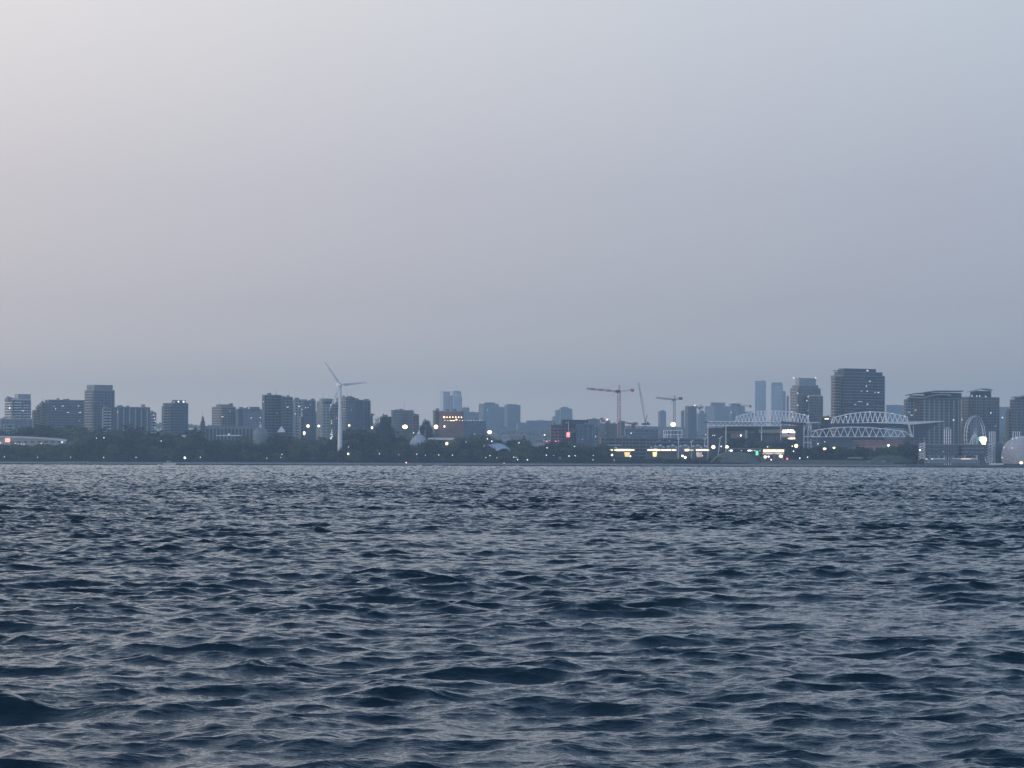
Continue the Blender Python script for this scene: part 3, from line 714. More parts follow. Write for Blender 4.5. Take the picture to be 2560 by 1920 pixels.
# ------------------------------------------------------------------ wind turbine
def turbine():
    Y = 3128.0
    hx, hzz = W(850, 962.5, Y)
    bx, _ = W(849, 1130, Y)
    root = newroot('wind_turbine', 849, Y, 'tall white three-bladed wind turbine rising from the shore trees', 'wind turbine')
    m = MB()
    m.lathe([(2.35, 0), (2.2, 14), (1.95, 30), (1.6, 46), (1.2, hzz - gz(Y) - 3), (1.05, hzz - gz(Y) - 1.2)], (hx, Y + 3.2, gz(Y)), 20)
    m.build('tower', C_WHITE, root, True)
    yaw = math.radians(21)
    ax = Vector((math.sin(yaw), -math.cos(yaw), 0))          # rotor axis towards the viewer
    h = Vector((hx, Y, hzz))
    m = MB(); c = h - ax * 3.4
    m.box((c.x, c.y, c.z + .3), (3.0, 7.2, 3.0), yaw)
    m.box((c.x - ax.x * .5, c.y - ax.y * .5, c.z + 2.0), (1.8, 4.2, .8), yaw)
    m.build('nacelle', C_WHITE, root)
    m = MB(); m.tube(h - ax * .2, h + ax * 1.5, 1.35, .9, 12); m.tube(h + ax * 1.5, h + ax * 2.3, .9, .2, 12)
    m.build('hub', C_STEEL, root)
    side = Vector((math.cos(yaw), math.sin(yaw), 0)); up = Vector((0, 0, 1))
    R = 26.6
    for a in (5.5, 125.5, 245.5):
        t = math.radians(a)
        d = side * math.cos(t) + up * math.sin(t); e = side * -math.sin(t) + up * math.cos(t)
        m = MB(); vs = []; n = 0
        for r, ch, tw in ((.9, .55, 0), (2.2, .6, 0), (4.5, 1.15, .5), (9, 1.0, .3), (15, .75, .2), (21, .5, .1), (25.4, .32, .05), (R, .08, 0)):
            c = h + ax * .8 + d * r
            p = e * math.cos(tw) + ax * math.sin(tw); q = ax * math.cos(tw) - e * math.sin(tw)
            for s1, s2 in ((1, 0), (.2, .28), (-1, .1), (.2, -.22)):
                vs.append(c + p * ch * s1 + q * ch * s2)
            n += 1
        fs = [(k * 4 + i, k * 4 + (i + 1) % 4, (k + 1) * 4 + (i + 1) % 4, (k + 1) * 4 + i) for k in range(n - 1) for i in range(4)]
        fs += [(3, 2, 1, 0), tuple((n - 1) * 4 + i for i in range(4))]
        m.add(vs, fs).build('blade', C_WHITE, root)
turbine()

# ------------------------------------------------------------------ cranes
def lattice(m, p, q, w_, n, r=.16):
    p, q = Vector(p), Vector(q); d = (q - p).normalized(); a = d.orthogonal().normalized()
    if abs(d.z) > .9: a = Vector((1, 0, 0))
    else: a = Vector((0, 0, 1)) if abs(d.z) < .5 else Vector((0, 1, 0)).cross(d).normalized()
    b = d.cross(a).normalized()
    cs = [a * sx * w_ / 2 + b * sy * w_ / 2 for sx, sy in ((-1, -1), (1, -1), (1, 1), (-1, 1))]
    for c in cs: m.tube(p + c, q + c, r, n=4)
    for k in range(n):
        u = p + (q - p) * (k / n); v = p + (q - p) * ((k + 1) / n)
        for i in range(4):
            j = (i + 1) % 4
            if k % 2: m.tube(u + cs[i], v + cs[j], r * .7, n=3)
            else: m.tube(u + cs[j], v + cs[i], r * .7, n=3)
def tower_crane(label, Y, mx, ytop, ybase, jibx, jiby, cx, cy, peak, mm, jm, w_=2.4, zb=None, alt=None):
    root = newroot('tower_crane', mx, Y, label, 'crane')
    m = MB(); top = Vector(P3(mx, ytop, Y)); base = Vector(P3(mx, ybase, Y))
    if zb is None: base.z = gz(Y)
    lattice(m, (top.x, Y, base.z), (top.x, Y, top.z), w_, max(6, int((top.z - base.z) / 4)), .3 if w_ < 3 else .5)
    m.build('mast', mm, root)
    tip = Vector(P3(jibx, jiby, Y)); tip.y -= 4
    nseg = 8
    for k in range(nseg):
        m = MB(); u = top + (tip - top) * (k / nseg); v = top + (tip - top) * ((k + 1) / nseg)
        lattice(m, u, v, 1.7, 3, .22 if w_ < 3 else .42)
        m.build('jib_section', (jm if (k % 2 == 0 or alt is None) else alt), root)
    ct = Vector(P3(cx, cy, Y)); ct.y += 2
    m = MB(); lattice(m, top, ct, 1.4, 4, .22); m.build('counter_jib', jm if alt is None else alt, root)
    m = MB(); m.box((ct.x - .5, ct.y, ct.z - .6), (M(9, Y) if w_ > 2 else 3, 2.2, M(7, Y))); m.build('counterweight', jm, root)
    pk = Vector(P3(mx + 1, peak, Y)); m = MB()
    m.tube((top.x - 1.2, Y, top.z), pk, .35); m.tube((top.x + 1.2, Y, top.z), pk, .35)
    m.tube(pk, top + (tip - top) * .6, .09, n=3); m.tube(pk, ct, .09, n=3)
    m.build('apex_frame', jm, root)
    m = MB(); m.box((top.x - 1.9, Y - 1.6, top.z - .9), (1.9, 1.8, 2.4)); m.build('cab', C_DARK, root)
    m = MB(); m.box((top.x - (1.5 if w_ > 3 else 0), Y, top.z + .3), (3.4 if w_ < 3 else 6.5, 3.0, 1.5 if w_ < 3 else 3.2)); m.build('slewing_ring', C_DARK, root)
    hk = top + (tip - top) * .15
    m = MB(); m.tube(hk, hk + Vector((0, 0, -5)), .12, n=3); m.box((hk.x, hk.y, hk.z - 5.4), (.9, .6, 1.0)); m.build('hook', C_DARK, root)
    return root
tower_crane('tall crane with a banded red and white arm pointing left', 4300, 1547.5, 979, 1060, 1466, 971.5, 1582, 974.5, 962, mat('pinkish_red_paint', (.58, .36, .33), .7, .1, .4), C_RED, 3.6, alt=mat('faded_pink_paint', (.70, .42, .42), .6, .1, .4))
tower_crane('grey crane with its arm pointing left above a large orange lamp', 4600, 1686, 999, 1050, 1640, 994.5, 1703, 995, 989, C_GREY, C_DARK, 2.6)
tower_crane('small green-grey crane between the hazy half-built blocks', 5200, 1750.5, 1020, 1040, 1738, 1016, 1757, 1017, 1011, C_GREEN, C_GREEN, 2.0)
tower_crane('small red crane beyond the left stadium arch', 5400, 1849, 1013, 1030, 1822, 1011, 1877, 1014.5, 1008, C_GREY, C_RED, 1.8, alt=C_LIGHT)
tower_crane('tiny reddish crane on the dim site right of the banded crane', 4800, 1583, 1060, 1075, 1564, 1057, 1591, 1058, 1055, C_BRICK, C_BRICK, 2.8)
# luffing crane: thin raised boom
Y = 4500; root = newroot('luffing_crane', 1614, Y, 'thin crane with a steeply raised boom leaning left', 'crane')
m = MB(); lattice(m, P3(1611.5, 1046, Y), P3(1596, 955, Y), 1.3, 26, .16); m.build('boom', C_GREY, root)
m = MB(); b0 = P3(1613, 1062, Y); lattice(m, (b0[0], Y, gz(Y)), b0, 2.2, 10, .25); m.build('mast', C_GREY, root)
m = MB(); m.box((b0[0] + 1, Y, b0[2] + 1), (M(20, Y), 3, 2.4)); m.build('machine_deck', C_DARK, root)
m = MB(); p = P3(1611.5, 1046, Y); q = P3(1618, 1037, Y); m.tube((b0[0], Y, b0[2] + 2), p, .6); m.tube((b0[0], Y, b0[2] + 2), q, .5); m.tube(q, P3(1598, 966, Y), .1, n=3); m.build('gantry', C_DARK, root)
m = MB(); m.box((b0[0] + M(6, Y), Y, b0[2] + 3.2), (2.4, 2.4, 2.2)); m.build('counterweight', C_DARK, root)
# derrick-like mast with red top left of the banded crane
Y = 4000; root = newroot('drilling_rig', 1517, Y, 'short dark rig with a reddish top and a white lamp', 'rig')
m = MB(); lattice(m, (P3(1518, 1070, Y)[0], Y, gz(Y)), P3(1518, 1052, Y), 2.0, 10, .3); m.build('mast', C_DARK, root)
m = MB(); m.box(P3(1508, 1052, Y), (4.2, 2, 3.0)); m.box(P3(1520, 1053, Y), (4.2, 2, 2.6)); m.build('top_frame', C_RED, root)
MB().ball(P3(1518, 1049, Y - 2), .85).build('lamp', E_BRIGHT, root)
# hazy flat-topped pylon right of the crane mast
# white open frame structure
Y = 3650; root = newroot('steel_frame', 1682, Y, 'pale open two-storey steel frame under construction beneath the grey crane', 'steel frame')
for x in (1659, 1664, 1669, 1677, 1683, 1695, 1705): MB().tube(P3(x, 1076, Y), (P3(x, 1076, Y)[0], Y, gz(Y)), .38, n=4).build('column', C_STEEL, root)
for x in (1662, 1705): MB().tube(P3(x, 1076, Y + 12), (P3(x, 1076, Y)[0], Y + 12, gz(Y)), .38, n=4).build('column', C_STEEL, root)
for y in (1076, 1086.5, 1096): MB().box(P3(1682, y, Y), (M(47, Y), .7, .75)).build('beam', C_STEEL, root)
MB().box((P3(1682, 1085, Y)[0], Y + 6, P3(1682, 1080, Y)[2]), (M(40, Y), 9, M(10, Y))).build('inner_block', C_GREY, root)
MB().box((P3(1676, 1085, Y)[0], Y + 4, P3(1676, 1103, Y)[2]), (M(60, Y), 16, M(14, Y))).build('base_block', C_GREY, root)

# ------------------------------------------------------------------ stadium
def arch_truss(root, top, bot, Y, n, depth=5.0, r=.42, name='arch_truss', diag=1):
    """top / bot: functions px->py along the span"""
    x0, x1 = top[0][0], top[-1][0]
    def ev(pts, x):
        for (a, ya), (b, yb) in zip(pts, pts[1:]):
            if x <= b: return ya + (yb - ya) * (x - a) / (b - a)
        return pts[-1][1]
    xs = [x0 + (x1 - x0) * i / n for i in range(n + 1)]
    m = MB()
    sm = [x0 + (x1 - x0) * i / (3 * n) for i in range(3 * n + 1)]
    import bisect
    def cat(pts):      # smooth the chord
        P = np.polyfit([p[0] - x0 for p in pts], [p[1] for p in pts], min(4, len(pts) - 1))
        return lambda x: float(np.polyval(P, x - x0))
    T, B = cat(top), cat(bot)
    for a, b in zip(sm, sm[1:]):
        m.tube(P3(a, T(a), Y), P3(b, T(b), Y), r)
    m.build('top_chord', C_STEEL, root)
    m = MB()
    for a, b in zip(sm, sm[1:]):
        for dy in (-depth / 2, depth / 2): m.tube(P3(a, B(a), Y, dy), P3(b, B(b), Y, dy), r * .8)
    m.build('bottom_chord', C_STEEL, root)
    m = MB()
    for k, (a, b) in enumerate(zip(xs, xs[1:])):
        mid = (a + b) / 2
        for dy in (-depth / 2, depth / 2):
            m.tube(P3(a, B(a), Y, dy), P3(mid, T(mid), Y), r * .6, n=4)
            m.tube(P3(mid, T(mid), Y), P3(b, B(b), Y, dy), r * .6, n=4)
        m.tube(P3(a, B(a), Y, -depth / 2), P3(a, B(a), Y, depth / 2), r * .5, n=4)
    m.build('web_bracing', C_STEEL, root)
def slab_poly(pts, Y0, Y1):
    m = MB(); n = len(pts)
    vs = [P3(x, y, Y0) for x, y in pts]; vs += [(x, Y1, z) for x, _, z in vs]
    fs = [tuple(range(n - 1, -1, -1)), tuple(range(n, 2 * n))] + [(i, (i + 1) % n, n + (i + 1) % n, n + i) for i in range(n)]
    return m.add(vs, fs)
def stadium():
    Y = 3350.0
    root = newroot('stadium', 2060, Y, 'open stadium with white arched roof trusses and dark canopies', 'stadium')
    # --- left stand
    m = MB(); m.box(P3(1861, 1054.5, Y), (M(184, Y), .9, .95)); m.box(P3(1861, 1064.5, Y), (M(184, Y), .8, .8)); m.build('roof_beam', C_STEEL, root)
    for i in range(16):
        a = 1774 + i * 11.2; MB().tube(P3(a, 1064, Y), P3(a + 5.6, 1055, Y), .24, n=4).tube(P3(a + 5.6, 1055, Y), P3(a + 11.2, 1064, Y), .24, n=4).build('beam_brace', C_STEEL, root)
    slab_poly([(1766, 1053.6), (1953, 1053.2), (2016, 1057), (2016, 1062), (1953, 1056.5), (1766, 1056)], Y + 1.5, Y + 42).build('canopy', C_DARK, root)
    slab_poly([(1810, 1066), (1950, 1064.5), (2012, 1064), (2008, 1070), (1950, 1073), (1812, 1072)], Y + 6, Y + 30).build('canopy_underside', C_DARK, root)
    slab_poly([(2012, 1056.2), (2050, 1055), (2050, 1056.6), (2012, 1058.8)], Y + 2, Y + 14).build('wing_beam', C_WHITE, root)
    arch_truss(root, [(1838, 1043.5), (1870, 1034), (1900, 1029), (1930, 1027.6), (1965, 1029), (1995, 1034), (2021, 1040.5)],
               [(1832, 1054.5), (1900, 1054), (1960, 1054.6), (2021, 1057)], Y + 8, 21, 6, .50)
    for x, y in ((1770, 1058), (1815, 1062), (1904, 1062), (1952, 1060)):
        t = P3(x, y, Y); MB().tube(t, (t[0], Y, gz(Y)), .36, n=5).build('column', C_STEEL, root)
    # concourse walls and floors behind the columns
    MB().box((P3(1890, 1100, Y)[0], Y + 26, (gz(Y) + P3(1890, 1070, Y)[2]) / 2), (M(236, Y), 20, P3(1890, 1070, Y)[2] - gz(Y))).build('stand_wall', C_DARK, root)
    MB().box(P3(1848, 1080, Y, 6), (M(82, Y), 1.2, .95)).build('concourse_beam', C_TAN, root)
    MB().box((P3(1866, 1090, Y)[0], Y + 4, (gz(Y) + P3(1866, 1074.5, Y)[2]) / 2), (M(5.6, Y), 2.4, P3(1866, 1074.5, Y)[2] - gz(Y))).build('concourse_pier', C_LIGHT, root)
    MB().box(P3(1846, 1089, Y, 8), (M(36, Y), 1.0, M(12, Y))).build('concourse_panel', C_TAN, root)
    MB().box(P3(1925, 1078, Y, 9), (M(54, Y), 1.5, M(9, Y))).build('press_box', C_GREEN, root)
    MB().box(P3(1925, 1086, Y, 10), (M(54, Y), 1.8, M(4, Y))).build('press_box_sill', C_DARK, root)
    for i in range(9): MB().box(P3(1906 + i * 5.4, 1098, Y, 12), (1.0, 1.0, M(20, Y))).build('concourse_column', C_GREY, root)
    lit(root, 1852.5, 1089, Y + 6, 4.4, 5.5, E_BRIGHT, 'lamp')
    for x, y in ((1764, 1086.5), (1782, 1088.5), (1786.5, 1088.5)): lit(root, x, y, Y, 2.8, 2.8, E_WHITE, 'lamp')
    # lit sign wall
    s_ = MB().box(P3(1971.5, 1086, Y, 1.4), (M(33, Y), .8, M(14, Y))).build('sign_wall', mat('lit_tan_panel', (.6, .52, .48), .8, .2, .5), root)
    MB().box(P3(1971.5, 1079.6, Y, .6), (M(33, Y), .5, M(3.6, Y))).build('light_strip', E_HOT, s_)
    slab_poly([(1968, 1096), (1977, 1093.8), (1988, 1094), (1988, 1098.4), (1978, 1098.4), (1971, 1097.6)], Y + .4, Y + 1).build('light_strip', E_WARM, s_)
    MB().add([P3(1969, 1081.5, Y, .3), P3(1975, 1081.5, Y, .3), P3(1972, 1086, Y, .3), P3(1969, 1081.5, Y, .9), P3(1975, 1081.5, Y, .9), P3(1972, 1086, Y, .9)], [(0, 2, 1), (3, 4, 5), (0, 1, 4, 3), (1, 2, 5, 4), (2, 0, 3, 5)]).build('emblem', C_DARK, s_)
    def text(body, px, py, h, name='lettering'):
        cu = bpy.data.curves.new(name, 'FONT'); cu.body = body; cu.size = M(h, Y) * 1.4; cu.extrude = .12; cu.align_x = 'LEFT'; cu.offset = .05
        tmp = bpy.data.objects.new('tmp', cu); COL.objects.link(tmp)
        bpy.context.view_layer.update()
        me = bpy.data.meshes.new_from_object(tmp.evaluated_get(bpy.context.evaluated_depsgraph_get()))
        bpy.data.objects.remove(tmp)
        me.materials.clear(); me.materials.append(emit('sign_letters', (1.0, .93, .82), 5))
        o = bpy.data.objects.new(name, me); COL.objects.link(o); o.parent = s_
        ox = Vector(root["_o"]); x, y, z = P3(px, py, Y, .2)
        o.location = (x - ox.x, y - ox.y, z - ox.z); o.rotation_euler = (math.radians(90), 0, 0)
    text('BMO', 1956.6, 1077.4, 3.2)
    text('FIELD', 1973.4, 1077.4, 3.2)
    MB().ball(P3(1969.8, 1075.4, Y, .2), M(2.0, Y)).build('round_badge', emit('badge_light', (1.0, .97, .75), 5), s_)
    # lattice pylon between the stands
    m = MB()
    for x in (2010.5, 2020.5, 2028): m.tube(P3(x, 1060, Y, 2), (P3(x, 1060, Y)[0], Y + 2, gz(Y)), .34, n=4)
    for a, b in (((2021, 1041), (2018, 1060)), ((2021, 1041), (2028, 1077)), ((2018, 1060), (2011, 1078)), ((2021, 1057), (2024, 1077))): m.tube(P3(*a, Y, 3), P3(*b, Y, 3), .34, n=4)
    for y in (1091, 1106): m.tube(P3(2010, y, Y, 2), P3(2029, y, Y, 2), .4, n=4)
    m.build('pylon', C_STEEL, root)
    m = MB(); m.tube(P3(2011, 1091.5, Y, 2), P3(2050, 1091, Y, 2), .35, n=4); m.tube(P3(2028, 1078, Y, 2), P3(2050, 1074, Y, 2), .35, n=4); m.build('link_beam', C_STEEL, root)
    # --- right stand, lower arch
    arch_truss(root, [(2030, 1078), (2060, 1072.5), (2100, 1068.6), (2140, 1067.8), (2180, 1069.5), (2220, 1073.5), (2262, 1078.8)],
               [(2024, 1092.5), (2100, 1092), (2180, 1092), (2275, 1092.5)], Y - 4, 13, 5, .48)
    m = MB(); m.tube(P3(2262, 1078.8, Y - 4), P3(2280, 1092, Y - 4), .38); m.build('arch_end', C_STEEL, root)
    # --- upper arch
    arch_truss(root, [(2083, 1045), (2110, 1037.5), (2145, 1031.8), (2175, 1030.2), (2205, 1031), (2240, 1036), (2268, 1042.3)],
               [(2080, 1060), (2140, 1058), (2200, 1056), (2271, 1056)], Y + 12, 15, 6, .52)
    m = MB()
    for dy in (9, 15): m.tube(P3(2083, 1045, Y + 12), P3(2080, 1060, Y, dy), .4); m.tube(P3(2268, 1042.3, Y + 12), P3(2273, 1056, Y, dy), .4)
    m.build('arch_end', C_STEEL, root)
    slab_poly([(2050, 1063), (2063, 1058.6), (2120, 1058.2), (2170, 1056), (2240, 1056), (2282, 1060), (2282, 1066), (2276, 1072), (2270, 1070), (2180, 1064), (2110, 1064.5), (2064, 1064)], Y + 6, Y + 44).build('canopy', C_DARK, root)
    slab_poly([(2112, 1058.4), (2165, 1055.6), (2245, 1054), (2359, 1052.2), (2359, 1054), (2300, 1059.4), (2275, 1062), (2250, 1059.5), (2180, 1057.6)], Y + 2, Y + 8).build('wing_beam', C_WHITE, root)
    slab_poly([(2281, 1062), (2330, 1058.5), (2352, 1056.5), (2338, 1064), (2318, 1078), (2312, 1092), (2285, 1096)], Y + 6, Y + 40).build('stand_end', C_DARK, root)
    m = MB()
    for a, b in (((2271, 1056), (2276, 1094)), ((2271, 1056), (2283, 1094)), ((2274, 1062), (2281, 1094)), ((2284, 1064), (2284, 1094)), ((2276, 1070), (2279, 1094))): m.tube(P3(*a, Y, 1), P3(*b, Y, 1), .3, n=4)
    m.build('pylon', C_STEEL, root)
    MB().box(P3(2156, 1093.6, Y, 2), (M(262, Y), 6, .9)).build('roof_beam', C_DARK, root)
    # seats
    for k in range(5):
        y = 1128 - k * 6.4
        MB().box(P3(2200 + k * 0, y, Y, 10 + k * 4), (M(150 - k * 2, Y), 4.2, M(5.6, Y))).build('seating_tier', C_PINK, root)
        MB().box(P3(2200, y - 3.2, Y, 11 + k * 4), (M(148 - k * 2, Y), 4, .5)).build('tier_rail', C_GREY if k % 2 else C_DARK, root)
    MB().box((P3(2090, 1100, Y)[0], Y + 20, (gz(Y) + P3(2090, 1095, Y)[2]) / 2), (M(86, Y), 22, P3(2090, 1095, Y)[2] - gz(Y))).build('stand_wall', C_BLUE, root)
    MB().box((P3(2275, 1100, Y)[0], Y + 20, (gz(Y) + P3(2275, 1097, Y)[2]) / 2), (M(22, Y), 26, P3(2275, 1097, Y)[2] - gz(Y))).build('stand_wall', C_BLUE, root)
    for x, y in ((2175, 1029.5), (2231, 1033.5), (2262, 1040), (2116, 1041.5), (1980, 1029.5), (2011.5, 1036.5), (1982, 1042.5), (2021, 1040)):
        MB().ball(P3(x, y, Y, 0), .55).build('marker_lamp', E_WHITE, root)
    MB().ball(P3(2219.5, 1113.5, Y, -6), 1.0).build('marker_lamp', E_PGREEN, root)
stadium()

# ------------------------------------------------------------------ observation wheel
def wheel():
    Y = 3400; cx, cz = W(2437, 1090, Y); R = M(50, Y); yaw = math.radians(54.5)
    root = newroot('observation_wheel', 2437, Y, 'white observation wheel seen half side-on above the dark waterfront blocks', 'ferris wheel')
    side = Vector((math.cos(yaw), math.sin(yaw), 0)); ax = Vector((math.sin(yaw), -math.cos(yaw), 0)); c = Vector((cx, Y, cz))
    def pt(a, r, s): return c + side * (r * math.cos(a)) + Vector((0, 0, r * math.sin(a))) + ax * s
    n = 36
    for s in (-1.3, 1.3):
        m = MB()
        for i in range(n): m.tube(pt(2 * math.pi * i / n, R, s), pt(2 * math.pi * (i + 1) / n, R, s), .42, n=4)
        m.build('rim', C_STEEL, root)
    m = MB()
    for i in range(n): m.tube(pt(2 * math.pi * i / n, R * .93, 0), pt(2 * math.pi * (i + 1) / n, R * .93, 0), .25, n=4); m.tube(pt(2 * math.pi * i / n, R, -1.3), pt(2 * math.pi * i / n, R, 1.3), .16, n=4)
    m.build('inner_rim', C_STEEL, root)
    for i in range(24):
        a = 2 * math.pi * i / 24
        MB().tube(pt(a, 1, 0), pt(a, R, 0), .17, n=3).build('spoke', C_STEEL, root)
    for i in range(30):
        a = 2 * math.pi * i / 30 + .05; p = pt(a, R * 1.0, 0)
        MB().ball((p.x, p.y, p.z - .6), 1.05, 6, 4, 1.1).build('gondola', C_DARK, root)
    m = MB(); m.tube(c - ax * 2.2, c + ax * 2.2, 1.3, n=10); m.build('hub', C_STEEL, root)
    for s in (-1, 1):
        for k in (-1, 1):
            q = c + ax * (s * 2.4); g = c + ax * (s * 8) + side * (k * 10); g.z = gz(Y)
            MB().tube(q, g, .5, .6).build('support_leg', C_STEEL, root)
wheel()

# ------------------------------------------------------------------ waterfront pods, masts and the geodesic sphere
PY_ = 3040.0
def pod(label, x0, x1, yt, yb, mx, mt_, mb, cap):
    Y = PY_
    root = newroot('waterfront_pod', (x0 + x1) / 2, Y, label, 'pavilion on stilts')
    a, b = P3(x0, yt, Y), P3(x1, yb, Y)
    w_ = b[0] - a[0]; cx = (a[0] + b[0]) / 2
    for k in range(3):
        z0 = b[2] + (a[2] - b[2]) * k / 3; hh = (a[2] - b[2]) / 3
        MB().box((cx, Y + 14, z0 + hh * .5), (w_ - .6, 27, hh * .72)).build('glazed_storey', C_DARK, root)
        MB().box((cx, Y + 14, z0 + hh * .93), (w_, 28, hh * .14)).build('floor_band', C_GREY if k < 2 else C_LIGHT, root)
        MB().box((cx, Y + .35, z0 + hh * .5), (w_ - 2, .3, .5)).build('window_row', C_GLASS2, root)
    for i in range(4):
        x = mx[0] + (mx[1] - mx[0]) * i / 3
        p = P3(x, mt_, Y + 8 + (i % 2) * 8); MB().tube(p, (p[0], p[1], .2), .38, n=6).build('mast', C_STEEL, root)
    if cap:
        p = P3((mx[0] + mx[1]) / 2, mt_ - 1.0, Y + 12); MB().lathe([(M(9, Y), 0), (M(9, Y), .6), (.4, 1.7)], p, 10).build('mast_cap', C_LIGHT, root)
        for i in range(4):
            t0, t1 = P3(mx[0], 1080 + i * 8, Y + 12), P3(mx[1], 1080 + i * 8, Y + 12)
            MB().tube(t0, t1, .12, n=4).build('mast_tie', C_STEEL, root)
        MB().box(P3((mx[0] + mx[1]) / 2, 1092, Y + 12), (M(3.5, Y), 1.5, M(5, Y))).build('cable_box', C_DARK, root)
    return root
r = pod('left dark stilted pod with four white masts and a cap', 2317, 2396, 1110.5, 1139, (2361, 2377), 1073, 1110, True)
lit(r, 2358, 1129, PY_, 3.5, 2, E_DIM)
r = pod('right dark stilted pod crowned by four bare white masts', 2404, 2468, 1111, 1140, (2473.5, 2487.5), 1078.5, 1104, False)
# lattice stair towers
def stair_tower(label, x0, x1, yt, yb):
    Y = PY_ + 3; root = newroot('stair_tower', (x0 + x1) / 2, Y, label, 'stair tower'); rg = random.Random(int(x0))
    n = 7
    for k in range(n):
        y = yb + (yt - yb) * k / n; y2 = yb + (yt - yb) * (k + 1) / n
        MB().tube(P3(x0, y, Y), P3(x1, y2, Y), .42, n=4).build('stair_flight', C_STEEL, root)
        MB().box(P3((x0 + x1) / 2, y2, Y + 3), (M(x1 - x0, Y) * rg.uniform(.5, 1), 2.5, .5)).build('landing', C_LIGHT, root)
        MB().tube(P3(x1, y, Y + 4), P3(x0, y2, Y + 4), .3, n=4).build('stair_flight', C_STEEL, root)
    for x in (x0, x1): MB().tube(P3(x, yt, Y), (P3(x, yt, Y)[0], Y, 1.0), .3, n=4).build('post', C_GREY, root)
    return root
r = stair_tower('white zigzag stair tower left of the left stilted pod', 2297, 2314, 1107, 1148)
lit(r, 2300, 1125, PY_ - 2, 3.4, 4, E_BRIGHT, 'lamp')
stair_tower('white zigzag stair tower between the right stilted pod and the geodesic sphere', 2467, 2484, 1108, 1156)
# lit terraces in front of the pods
Y = 3031
def terrace(label, x0, x1, y):
    root = newroot('terrace', (x0 + x1) / 2, Y, label, 'terrace', z=.6)
    MB().box((P3((x0 + x1) / 2, y, Y)[0], Y, P3(x0, y + 2.2, Y)[2] - 1.6), (M(x1 - x0 + 12, Y), 9, 3.2)).build('deck', C_GREY, root)
    MB().box(P3((x0 + x1) / 2, y, Y, -4.4), (M(x1 - x0, Y), .3, M(2.8, Y))).build('railing', C_WHITE, root)
    for i in range(3):
        x = x0 + (x1 - x0) * i / 2; MB().tube(P3(x, y, Y, -4), P3(x, y - 9, Y, -4), .3, n=4).build('flag_pole', C_LIGHT, root)
    return root
t1 = terrace('pale waterside terrace under the left stilted pod', 2326, 2361, 1147)
lit(t1, 2316, 1147.5, Y - 3, 6, 2.4, E_WHITE, 'lamp'); lit(t1, 2330, 1147.5, Y - 3, 6, 3, emit('peach_light', (1.0, .85, .72), .9), 'lamp')
t2 = terrace('long pale waterside terrace under the right stilted pod', 2379, 2442, 1147)
lit(t2, 2415, 1147.4, Y - 3, 30, 2.4, emit('peach_light', (1, .85, .72), .9), 'light_strip')
# low dark quay below
q = newroot('quay', 2440, 3028, 'dark concrete quay along the water at the right end of the shore', 'quay', z=0)
MB().box((P3(2425, 1160, 3030)[0], 3036, .9), (M(330, 3030), 34, 2.6)).build('wall', C_DARK, q)
MB().box((P3(2425, 1160, 3030)[0], 3036, 2.35), (M(326, 3030), 33, .3)).build('deck', C_GREY, q)
for i in range(5): MB().tube(P3(2535 + i * 4.2, 1094.5, 3080), P3(2535 + i * 4.2, 1079, 3080), .4, n=5).build('mast', C_STEEL, q) if False else None
# masts behind the sphere: a third pod
r = newroot('waterfront_pod', 2560, 3140, 'pod behind the geodesic sphere, only its four white mast tops showing', 'pavilion on stilts')
MB().box((P3(2560, 1110, 3140)[0], 3150, P3(2560, 1110, 3140)[2] - 6), (30, 20, 12)).build('glazed_storey', C_DARK, r)
for x in (2533, 2538.5, 2543.5, 2549): p = P3(x, 1078, 3140); MB().tube(p, (p[0], 3140, 1), .42, n=6).build('mast', C_STEEL, r)
def sphere():
    Y = 3045; cx, cz = W(2555.5, 1140.5, Y); R = M(50, Y)
    root = newroot('geodesic_sphere', 2555, Y, 'large whitish geodesic sphere at the right edge of the shore', 'sphere building', z=.5)
    import bmesh
    bm = bmesh.new(); bmesh.ops.create_icosphere(bm, subdivisions=5, radius=R)
    vs = [v.co.copy() for v in bm.verts]; es = [(e.verts[0].index, e.verts[1].index) for e in bm.edges]; fs = [tuple(v.index for v in f.verts) for f in bm.faces]
    bm.free()
    c = Vector((cx, Y + R * .2, cz))
    MB().add([c + v * .965 for v in vs], fs).build('shell', mat('sphere_panels', (.44, .42, .43), .7, .35, .9), root, True)
    m = MB()
    for a, b in es:
        if (c + vs[a]).z < 1 or vs[a].y > R * .5: continue
        m.tube(c + vs[a] * 1.0, c + vs[b] * 1.0, .11, n=3)
    m.build('strut_frame', C_WHITE, root)
    for x, y in ((2510, 1119), (2530, 1120), (2505, 1144), (2531, 1097), (2541, 1095)): MB().ball(P3(x, y, Y - R), .55).build('lamp', E_WHITE, root)
    MB().lathe([(R * .95, 0), (R * .95, 3.5)], (cx, Y + R * .2, .2), 24).build('base_ring', C_DARK, root)
    r2 = newroot('floodlight', 2553, 3020, 'large warm white floodlight in front of the geodesic sphere', 'floodlight', z=1)
    MB().tube(P3(2553, 1164, 3020), P3(2553, 1158, 3020), .2, n=5).build('pole', C_DARK, r2)
    MB().ball(P3(2553, 1157, 3019), M(4.4, 3019), 10, 6, .75).build('lamp_head', E_HOT, r2)
    r3 = newroot('service_building', 2494, 3060, 'low grey service block between the zigzag stair and the geodesic sphere', 'building', z=.6)
    MB().box((P3(2494, 1130, 3060)[0], 3062, (P3(2494, 1109, 3060)[2]) / 2 + .5), (M(20, 3060), 12, P3(2494, 1109, 3060)[2])).build('wall', C_BLUE, r3)
    MB().box(P3(2502, 1107.5, 3060, 2), (M(28, 3060), 10, .8)).build('roof', C_LIGHT, r3)
    MB().box(P3(2488, 1160, 3030, -8), (M(34, 3030), 3, 1.0)).build('gangway', C_STEEL, r3)
sphere()
